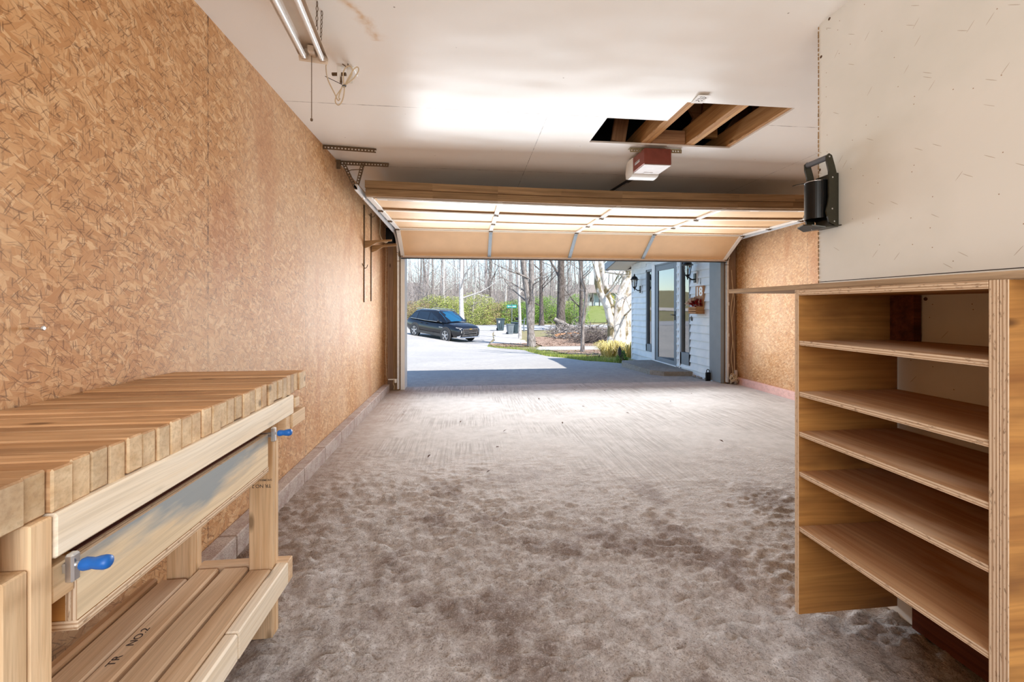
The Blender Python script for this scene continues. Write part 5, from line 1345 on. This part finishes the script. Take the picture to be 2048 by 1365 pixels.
# front trees
def stems(name, label, cols, loc_seed, group=None, mat='barkgrey', twig=True):
    m = MB(); rr = random.Random(loc_seed)
    for (pts, rad, nb) in cols:
        sp_ = spl(pts, 4); n = len(sp_); rs = []
        for i in range(n):
            f = i / (n - 1) * (len(rad) - 1); a = min(len(rad) - 2, int(f)); rs.append((rad[a] + (rad[a + 1] - rad[a]) * (f - a)) * rr.uniform(.95, 1.05))
        m.tube(sp_, rs, 12, True)
        for k in range(nb):
            i = int(n * (.35 + .6 * (k + rr.random()) / max(nb, 1))); i = min(n - 2, i); a = rr.uniform(0, 6.28)
            grow(m, sp_[i], (math.cos(a), math.sin(a), rr.uniform(.2, .9)), rr.uniform(1.2, 2.6), rs[i] * .3, rr, 2, .2, 5, 6)
    return single(m, name, M[mat], label, 'tree', group, 60)
stems('forked_tree', 'grey forked tree trunk rising from the leaf litter right of the trash bins', [
    ([(3.23, 20.82, -1.0), (3.2, 20.84, -.2), (3.13, 20.87, .6), (3.11, 20.89, 1.2), (2.98, 20.90, 2.04), (2.78, 20.92, 3.65), (2.5, 20.9, 6.5), (2.3, 21, 10)], [.27, .19, .17, .155, .14, .13, .10, .04], 7),
    ([(3.2, 20.84, -.2), (3.25, 20.87, .7), (3.26, 20.87, 1.54), (3.24, 20.87, 2.55), (3.24, 20.87, 4.08), (3.4, 20.8, 7), (3.5, 20.8, 11)], [.15, .15, .145, .14, .13, .09, .03], 8)], 3, 'trees in front of the road')
stems('slender_tree', 'slim crooked grey-brown tree trunk standing alone before the brush pile', [
    ([(4.629, 16.4, -.85), (4.635, 16.4, -.2), (4.639, 16.4, .411), (4.719, 16.39, 1.079), (4.76, 16.386, 1.747), (4.609, 16.40, 2.273), (4.558, 16.408, 2.658), (4.518, 16.41, 3.285), (4.6, 16.4, 5), (4.5, 16.5, 8)], [.11, .075, .07, .068, .07, .066, .06, .055, .045, .02], 6)], 5, 'trees in front of the road')
stems('sycamore', 'pale many-stemmed sycamore clump with mottled bark beside the house corner', [
    ([(4.78, 13.17, -.6), (4.70, 13.175, .0), (4.692, 13.175, .30), (4.66, 13.178, .688), (4.53, 13.19, 1.229), (4.293, 13.218, 1.704), (4.22, 13.225, 2.212), (4.154, 13.23, 2.75), (4.1, 13.2, 4.5), (3.9, 13.1, 7)], [.22, .15, .13, .125, .12, .115, .10, .09, .07, .03], 4),
    ([(4.66, 13.2, .9), (4.692, 13.22, 1.164), (4.562, 13.25, 1.704), (4.464, 13.27, 2.114), (4.36, 13.28, 2.88), (4.4, 13.4, 5), (4.5, 13.5, 8)], [.12, .11, .10, .095, .09, .07, .03], 4),
    ([(4.93, 13.17, -.6), (4.888, 13.154, -.2), (4.855, 13.157, .361), (4.888, 13.154, 1.033), (5.034, 13.138, 1.704), (5.25, 13.117, 2.245), (5.3, 13.1, 2.6)], [.28, .21, .16, .13, .13, .14, .13], 0),
    ([(5.05, 13.1, -.6), (4.985, 13.12, -.065), (5.034, 13.11, .688), (5.165, 13.1, 1.229), (5.36, 13.08, 1.54), (5.9, 13.0, 2.2), (6.4, 13, 3.2)], [.26, .17, .12, .11, .10, .085, .07], 2),
    ([(5.25, 13.3, -.6), (5.22, 13.3, .2), (5.25, 13.3, 1.0), (5.35, 13.3, 2.3), (5.4, 13.3, 4)], [.28, .2, .15, .12, .1], 2),
    ([(4.52, 13.22, 2.34), (4.75, 13.2, 2.31), (4.985, 13.15, 2.278), (5.2, 13.13, 2.25)], [.05, .06, .07, .08], 0),
    ([(5.20, 13.2, 1.3), (5.12, 13.18, 1.75), (5.08, 13.15, 2.4), (5.0, 13.1, 3.4)], [.09, .08, .075, .06], 1)], 11, 'trees in front of the road', 'barksyc')
x, y = at(1040, 26.4)
stems('pale_sapling', 'slim straight pale trunk like a pole between the bins and the forked tree', [
    ([(x, y, gz(x, y) - .2), (x - .01, y, .5), (x - .06, y, 2), (x - .1, y, 4.3), (x - .1, y, 9)], [.12, .095, .085, .08, .04], 4)], 17, 'trees in front of the road', 'barkpale')
# woods behind the road: (photo column, distance, trunk radius, height, lean, bark, label)
WD = [
 (924, 43, .27, 17, -.012, 'barkpale', 'thick pale straight trunk rising directly behind the car'),
 (1122, 37, .40, 18, -.02, 'barkdark', 'thick dark rough-barked trunk behind the fallen log'),
 (1083, 45, .26, 14, .03, 'barkdark', 'dark gnarled tree immediately right of the forked trunk'),
 (1162, 40, .22, 15, -.03, 'barkdark', 'dark trunk partly hidden behind the slim crooked tree'),
 (978, 54, .30, 18, -.01, 'barkdark', 'dark woods trunk standing between the car and the largest bin'),
 (1010, 50, .13, 16, -.005, 'barkpale', 'thin pale trunk rising above the largest bin'),
 (888, 50, .19, 16, -.01, 'barkpale', 'pale woods trunk rising above the car windshield'),
 (865, 49, .15, 15, -.0, 'barkgrey', 'grey woods trunk above the rear of the car'),
 (856, 52, .17, 15, -.05, 'barkgrey', 'left-leaning grey trunk near the left edge of the woods'),
 (943, 47, .08, 11, .12, 'barkpale', 'thin pale sapling leaning right beyond the thick pale trunk'),
 (962, 52, .10, 13, .14, 'barkgrey', 'leaning grey sapling above the car hood'),
 (838, 60, .16, 15, .02, 'barkgrey', 'grey tree at the far left edge of the woods beside the distant dark house'),
 (1100, 52, .14, 15, .03, 'barkgrey', 'grey trunk between the gnarled tree and the thick rough-barked trunk'),
 (1140, 52, .15, 15, -.03, 'barkgrey', 'grey trunk right of the thick rough-barked trunk'),
]
for k, (px, d, r, H, lean, bk, lab) in enumerate(WD):
    x, y = at(px, d); mm = trunk_tree(100 + k, H, r, .12, 10, 2, (lean, 0)); mm.warp(lambda p: p + V((x, y, gz(x, y))))
    o = single(mm, 'woodland_tree', M[bk], lab, 'tree', 'trees along the edge of the woods', 60)
protos = []
for k in range(6):
    mm = trunk_tree(300 + k, 14 + k % 3 * 2, .10 + .03 * (k % 4), .08, 11, 2, (R.uniform(-.06, .06), 0))
    protos.append(mm)
TR = random.Random(21); spots = []
for k in range(84):
    for q in range(40):
        px = 800 + 470 * (k + TR.random()) / 84; d = TR.uniform(56, 96)
        if 1168 < px: d = TR.uniform(84, 114)
        if 803 < px < 836: d = TR.uniform(100, 120)
        c = at(px, d)
        if all((c[0] - at(*o)[0]) ** 2 + (c[1] - at(*o)[1]) ** 2 > 11 for o in spots): break
    spots.append((px, d))
first = {}
for k, (px, d) in enumerate(spots):
    x, y = at(px, d); q = k % 6
    if q not in first:
        o = single(protos[q], 'bare_tree', M['barkfar'], 'bare grey tree among the dense far woods', 'tree', 'bare trees in the far woods', 60); first[q] = o
    else: o = dup(first[q], (0, 0, 0))
    o.location = (x, y, gz(x, y) - .1); s = TR.uniform(.8, 1.25); o.scale = (s, s, s); o.rotation_euler = (0, 0, TR.uniform(0, 6.28))
# shrubs of the understory
def shrub_mesh(seed, n, rx, rz, leaf, stems_=16):
    rr = random.Random(seed); lv = MB(); st = MB()
    for k in range(stems_):
        a = rr.uniform(0, 6.28); el = rr.uniform(.5, 1.4); d = V((math.cos(a) * math.cos(el) * rx, math.sin(a) * math.cos(el) * rx, math.sin(el) * rz))
        st.tube([V((0, 0, -.1)), d * .5 + V((0, 0, .1)), d * .95], [.03, .018, .006], 4, False)
    for k in range(n):
        while True:
            p = V((rr.uniform(-1, 1), rr.uniform(-1, 1), rr.uniform(0, 1)))
            if p.length < 1 and noise.noise(p * 3 + V((seed, 0, 0))) > -.12: break
        p = V((p.x * rx, p.y * rx, p.z * rz)); d = V((rr.gauss(0, 1), rr.gauss(0, 1), rr.gauss(0, 1))).normalized(); e = d.orthogonal().normalized(); L = leaf * rr.uniform(.6, 1.3)
        lv._add([p - d * L, p + e * L * .5, p + d * L, p - e * L * .5], [[0, 1, 2, 3]])
    return lv, st
def shrub(seed, x, y, n, rx, rz, leaf, mat, label, group=None, name='shrub'):
    z = gz(x, y)
    t = thing(name, label, 'shrub', (x, y, z), 0, group); lv, st = shrub_mesh(seed, n, rx, rz, leaf)
    part(lv, 'foliage', M[mat], t, rel=True); part(st, 'stems', M['barkgrey'], t, rel=True); return t
SH = [(812, 50, 2.2, 2.2, 'leafbrown', 'brownish brushy shrub at the left edge of the woods'), (838, 47, 2.0, 2.2, 'leafbrown', 'tan dry brush directly left of the car'),
      (862, 49, 2.2, 2.7, 'leafspring', 'yellow-green shrub above the car roof rear'), (884, 50, 2.1, 2.7, 'leafspring', 'yellow-green shrub behind the car roof, left of the thick pale trunk'),
      (906, 48, 1.8, 2.8, 'leafspring', 'spring shrub touching the left side of the thick pale trunk'), (942, 47, 2.2, 3.3, 'leafspring', 'tall yellow-green shrub right of the thick pale trunk'),
      (962, 47.5, 2.2, 3.2, 'leafspring', 'bright yellow-green shrub behind the car hood'), (988, 48, 2.0, 2.2, 'leafbrown', 'brown-tinged shrub behind the largest trash bin'),
      (1008, 49, 2.0, 2.4, 'leafspring', 'yellow-green shrub left of the street sign'), (1030, 48, 2.1, 2.6, 'leafgreen', 'green shrub behind the street sign'),
      (1056, 49, 1.9, 2.4, 'leafgreen', 'green shrub hidden behind the forked trunk'), (1078, 50, 2.1, 2.9, 'leafgreen', 'fresh green shrub at the foot of the gnarled tree'),
      (1098, 49, 2.0, 3.0, 'leafgreen', 'fresh green shrub left of the thick rough-barked trunk'), (1136, 50, 2.0, 2.4, 'leafspring', 'pale shrub between the rough-barked trunk and the crooked tree'),
      (1152, 47, 1.4, 3.2, 'leafgreen', 'upright green shrub left of the distant white house')]
for k, (px, d, rx, rz, mt_, lab) in enumerate(SH):
    x, y = at(px, d); shrub(500 + k, x, y, 3200, rx * 1.15, rz * 1.1, .075, mt_, lab, 'shrubs along the road')
x, y = at(1224, 66); shrub(560, x, y, 700, .9, 2.6, .10, 'yellowgreen', 'yellow shrub in front of the distant white house')
shrub(561, 3.66, 9.55, 260, .16, .30, .035, 'leafgreen', 'small fresh green plant at the house corner', None, 'garden_plant')
def strap_clump(x, y, seed, lab, n=150, h=.5):
    rr = random.Random(seed); m = MB(); z = gz(x, y)
    for k in range(n):
        a = rr.uniform(0, 6.28); d = V((math.cos(a), math.sin(a), 0)); e = V((-d.y, d.x, 0)) * .011; b = V((x, y, z)) + d * rr.uniform(0, .22); H = h * rr.uniform(.6, 1.1)
        pts = [b, b + d * .12 + V((0, 0, H * .6)), b + d * .27 + V((0, 0, H * .9)), b + d * .46 + V((0, 0, H * .6))]
        m._add([pts[0] - e, pts[0] + e, pts[1] - e, pts[1] + e, pts[2] - e * .8, pts[2] + e * .8, pts[3]], [[0, 1, 3, 2], [2, 3, 5, 4], [4, 5, 6]])
    single(m, 'strap_leaf_plant', M['strap'], lab, 'plant', 'yellow strap-leaf plants under the sycamore')
strap_clump(4.25, 12.1, 1, 'yellow-green strap-leaf clump in front of the sycamore base, the larger one', 240, .5)
strap_clump(4.72, 11.8, 2, 'smaller yellow-green strap-leaf clump beside the house corner')
# debris heap: logs, branches and a mass of brush
LG = [((6.22, 29.5, .30), (7.80, 29.3, -.52), .17, 'barkgrey', 'thick fallen log propped up with its cut end raised, before the rough-barked trunk'),
      ((6.1, 27.5, -.55), (7.9, 27.0, -.60), .16, 'barkpale', 'pale log lying low at the middle of the debris heap'), ((5.6, 26.2, -.70), (7.0, 25.6, -.55), .14, 'cutwood', 'split reddish log at the left front of the debris heap'),
      ((6.6, 25.6, -.65), (8.0, 25.2, -.68), .12, 'barkpale', 'bleached branch log at the front of the debris heap'), ((7.0, 28.0, -.30), (8.6, 27.2, -.25), .12, 'barkgrey', 'grey log across the top of the debris heap')]
for a, b, r, mt_, lab in LG:
    a, b = V(a), V(b); m = MB(); pts = [a.lerp(b, k / 6) + V((0, 0, R.uniform(-.03, .03))) for k in range(7)]; m.tube(pts, [r * R.uniform(.9, 1.05) for _ in pts], 12, True)
    single(m, 'fallen_log', M[mt_], lab, 'log', 'logs in the debris heap', 60)
m = MB()
for k in range(420):
    c = V((R.uniform(5.4, 9.0), R.uniform(25, 28.6), -.8)); c.z = gz(c.x, c.y) + abs(R.gauss(0, .3)); d = V((R.uniform(-1, 1), R.uniform(-1, 1), R.uniform(-.15, .5))).normalized(); L = R.uniform(.3, 1.3)
    m.tube([c, c + d * L * .5 + V((0, 0, R.uniform(-.05, .1))), c + d * L], [R.uniform(.012, .035), .02, .006], 4, False)
single(m, 'brush_pile', M['barkgrey'], 'tangled heap of broken pale branches around the logs', 'brush pile', None, False, 'stuff')
m = MB()
for k in range(900):
    c = V((R.gauss(7.2, .75), R.gauss(22.5, .5), 0)); c.z = gz(c.x, c.y) + abs(R.gauss(0, .28)); d = V((R.uniform(-1, 1), R.uniform(-.6, .6), R.uniform(-.3, .4))).normalized(); L = R.uniform(.3, 1.0)
    m.tube([c, c + d * L * .5 + V((0, 0, R.uniform(-.08, .12))), c + d * L], [.012, .009, .004], 3, False)
single(m, 'twig_pile', M['barkdark'], 'dark rounded heap of thin twigs between the crooked tree and the sycamore', 'twig pile', None, False, 'stuff')
m = MB()
for k in range(1500):
    x = R.uniform(1.4, 9.0); y = R.choice((R.uniform(20.6, 22.4), R.uniform(12.6, 17.5), R.uniform(21, 27)))
    if x < 3.6 and not 20.6 < y < 22.5: x += 3
    z = gz(x, y) + .03; a = R.uniform(0, 6.28); L = R.uniform(.03, .06); d = V((math.cos(a), math.sin(a), R.uniform(-.4, .4))); e = V((-d.y, d.x, R.uniform(-.4, .4)))
    c = V((x, y, z)); m._add([c - d * L, c + e * L * .5, c + d * L, c - e * L * .5], [[0, 1, 2, 3]])
single(m, 'fallen_leaves', M['dryleaf'], 'scattered fallen leaves over the beds beyond the driveway', 'leaves', None, False, 'stuff')

m = MB(); SR = random.Random(5)
for k in range(2600):
    px = SR.uniform(798, 1175); x, y = at(px, SR.uniform(49, 74)); z = gz(x, y); H = SR.uniform(2.5, 8.5); a = V((x, y, z)); l = V((SR.gauss(0, .12), SR.gauss(0, .12), 1))
    p1 = a + l * H * .5 + V((SR.gauss(0, .12), 0, 0)); p2 = a + l * H; m.tube([a, p1, p2], [SR.uniform(.012, .03), .014, .005], 3, False)
    for q in range(4):
        u = SR.uniform(.3, .95); c = a.lerp(p2, u); d = V((SR.uniform(-1, 1), SR.uniform(-1, 1), SR.uniform(.2, 1))) * SR.uniform(.4, 1.4); m.tube([c, c + d], [.010, .004], 3, False)
single(m, 'sapling_thicket', M['barkfar'], 'dense thicket of thin grey saplings and twigs filling the woods', 'thicket', None, False, 'stuff')
# far houses
def house(name, lab, x0_, x1_, y0_, depth, zb, hw, hr, wall, roof, wins, posts):
    t = thing(name, lab, 'house', ((x0_ + x1_) / 2, y0_, zb))
    m = MB(); m.box((x0_, y0_, zb - 1), (x1_, y0_ + depth, zb + hw), ch=.02); part(m, 'walls', M[wall], t)
    m = MB(); yr = y0_ + depth / 2
    m.prism([(x0_ - .6, y0_ - 1.0, zb + hw), (x0_ - .6, yr, zb + hr), (x0_ - .6, y0_ + depth + .6, zb + hw), (x0_ - .6, y0_ + depth + .6, zb + hw - .15), (x0_ - .6, y0_ - 1.0, zb + hw - .15)], (x1_ - x0_ + 1.2, 0, 0)); part(m, 'roof', M[roof], t)
    for (wx, wz_, ww, wh) in wins:
        m = MB(); m.box((wx, y0_ - .06, zb + wz_), (wx + ww, y0_ + .02, zb + wz_ + wh)); w = part(m, 'window', M['whitetrim'], t)
        m = MB(); m.box((wx + .08, y0_ - .08, zb + wz_ + .08), (wx + ww - .08, y0_ - .055, zb + wz_ + wh - .08)); part(m, 'pane', M['carglass'], w)
    for pxx in posts:
        m = MB(); m.box((pxx, y0_ - .95, zb - 1), (pxx + .16, y0_ - .8, zb + hw)); part(m, 'porch_post', M['clad'], t)
house('white_house', 'distant low white house with a pale roof seen between the trunks at right', 20.3, 31, 70, 8, 1.65, 2.0, 3.6, 'farwall', 'paleroof', [(20.9, .3, .9, 1.4), (23.0, .5, 1.0, 1.1), (24.7, .3, .5, 1.5), (27, .5, 1.2, 1.1)], [21.2, 22.4, 26])
house('dark_house', 'distant dark brick house at the far left edge of the opening', -24, -12.2, 98, 9, 2.6, 3.2, 4.4, 'brick', 'shingle', [(-15.5, 1.0, 1.0, 1.3)], [])

# ================================================================== LIGHT, SKY, CAMERA
w = bpy.data.worlds.new('sky'); bpy.context.scene.world = w; w.use_nodes = True
nt = w.node_tree; nt.nodes.clear()
sk = nt.nodes.new('ShaderNodeTexSky'); sk.sky_type = 'NISHITA'; sk.sun_disc = False; sk.sun_elevation = math.radians(52); sk.sun_rotation = math.radians(145); sk.air_density = 1.0; sk.dust_density = .4; sk.ozone_density = 1.0
bg = nt.nodes.new('ShaderNodeBackground'); bg.inputs[1].default_value = .36
wo = nt.nodes.new('ShaderNodeOutputWorld')
tn = nt.nodes.new('ShaderNodeMix'); tn.data_type = 'RGBA'; tn.blend_type = 'MULTIPLY'; tn.inputs[0].default_value = 1; tn.inputs[7].default_value = (.88, .95, 1.0, 1)
nt.links.new(sk.outputs[0], tn.inputs[6]); nt.links.new(tn.outputs[2], bg.inputs[0]); nt.links.new(bg.outputs[0], wo.inputs[0])
def lamp(name, typ, loc, direction, energy, col, **k):
    li = bpy.data.lights.new(name, typ); li.energy = energy; li.color = col
    for a, b in k.items(): setattr(li, a, b)
    o = bpy.data.objects.new(name, li); C.objects.link(o); o.location = loc
    o.rotation_euler = V(direction).to_track_quat('-Z', 'Y').to_euler()
    return o
lamp('sun', 'SUN', (0, -10, 20), (-.45, .64, -1), 9.0, (1, .94, .86), angle=math.radians(.6))
dl = lamp('door_daylight', 'AREA', (1.5, 6.05, 1.15), (0, -1, -.02), 160, (.91, .96, 1.0), shape='RECTANGLE', size=4.6, size_y=1.3, spread=math.radians(145))  # added area lamp, strengthens the daylight through the open door
dl.visible_camera = False
bl = lamp('window_daylight', 'AREA', (.25, -1.58, 1.45), (0, 1, .0), 58, (1, .98, .95), shape='RECTANGLE', size=2.1, size_y=1.4)  # added fill lamp at the rear opening, brightens the near end

cam = bpy.data.cameras.new('camera'); co = bpy.data.objects.new('camera', cam); C.objects.link(co)
co.location = (0, 0, HC); co.rotation_euler = (PI / 2, 0, -PSI)
cam.sensor_width = 36; cam.sensor_fit = 'HORIZONTAL'; cam.lens = 36 * F / 2048; cam.shift_y = -(682.5 - YH) / 2048; cam.clip_end = 400; cam.clip_start = .02
sc = bpy.context.scene; sc.camera = co
sc.view_settings.view_transform = 'Standard'; sc.view_settings.look = 'None'; sc.view_settings.exposure = 0; sc.view_settings.gamma = 1; sc.view_settings.use_curve_mapping = False
sc.cycles.use_denoising = True; sc.cycles.use_adaptive_sampling = True; sc.cycles.adaptive_threshold = .025; sc.cycles.adaptive_min_samples = 20; sc.cycles.max_bounces = 10; sc.cycles.diffuse_bounces = 6; sc.cycles.glossy_bounces = 4; sc.cycles.transparent_max_bounces = 12; sc.cycles.caustics_reflective = False; sc.cycles.caustics_refractive = False; sc.cycles.sample_clamp_indirect = 6
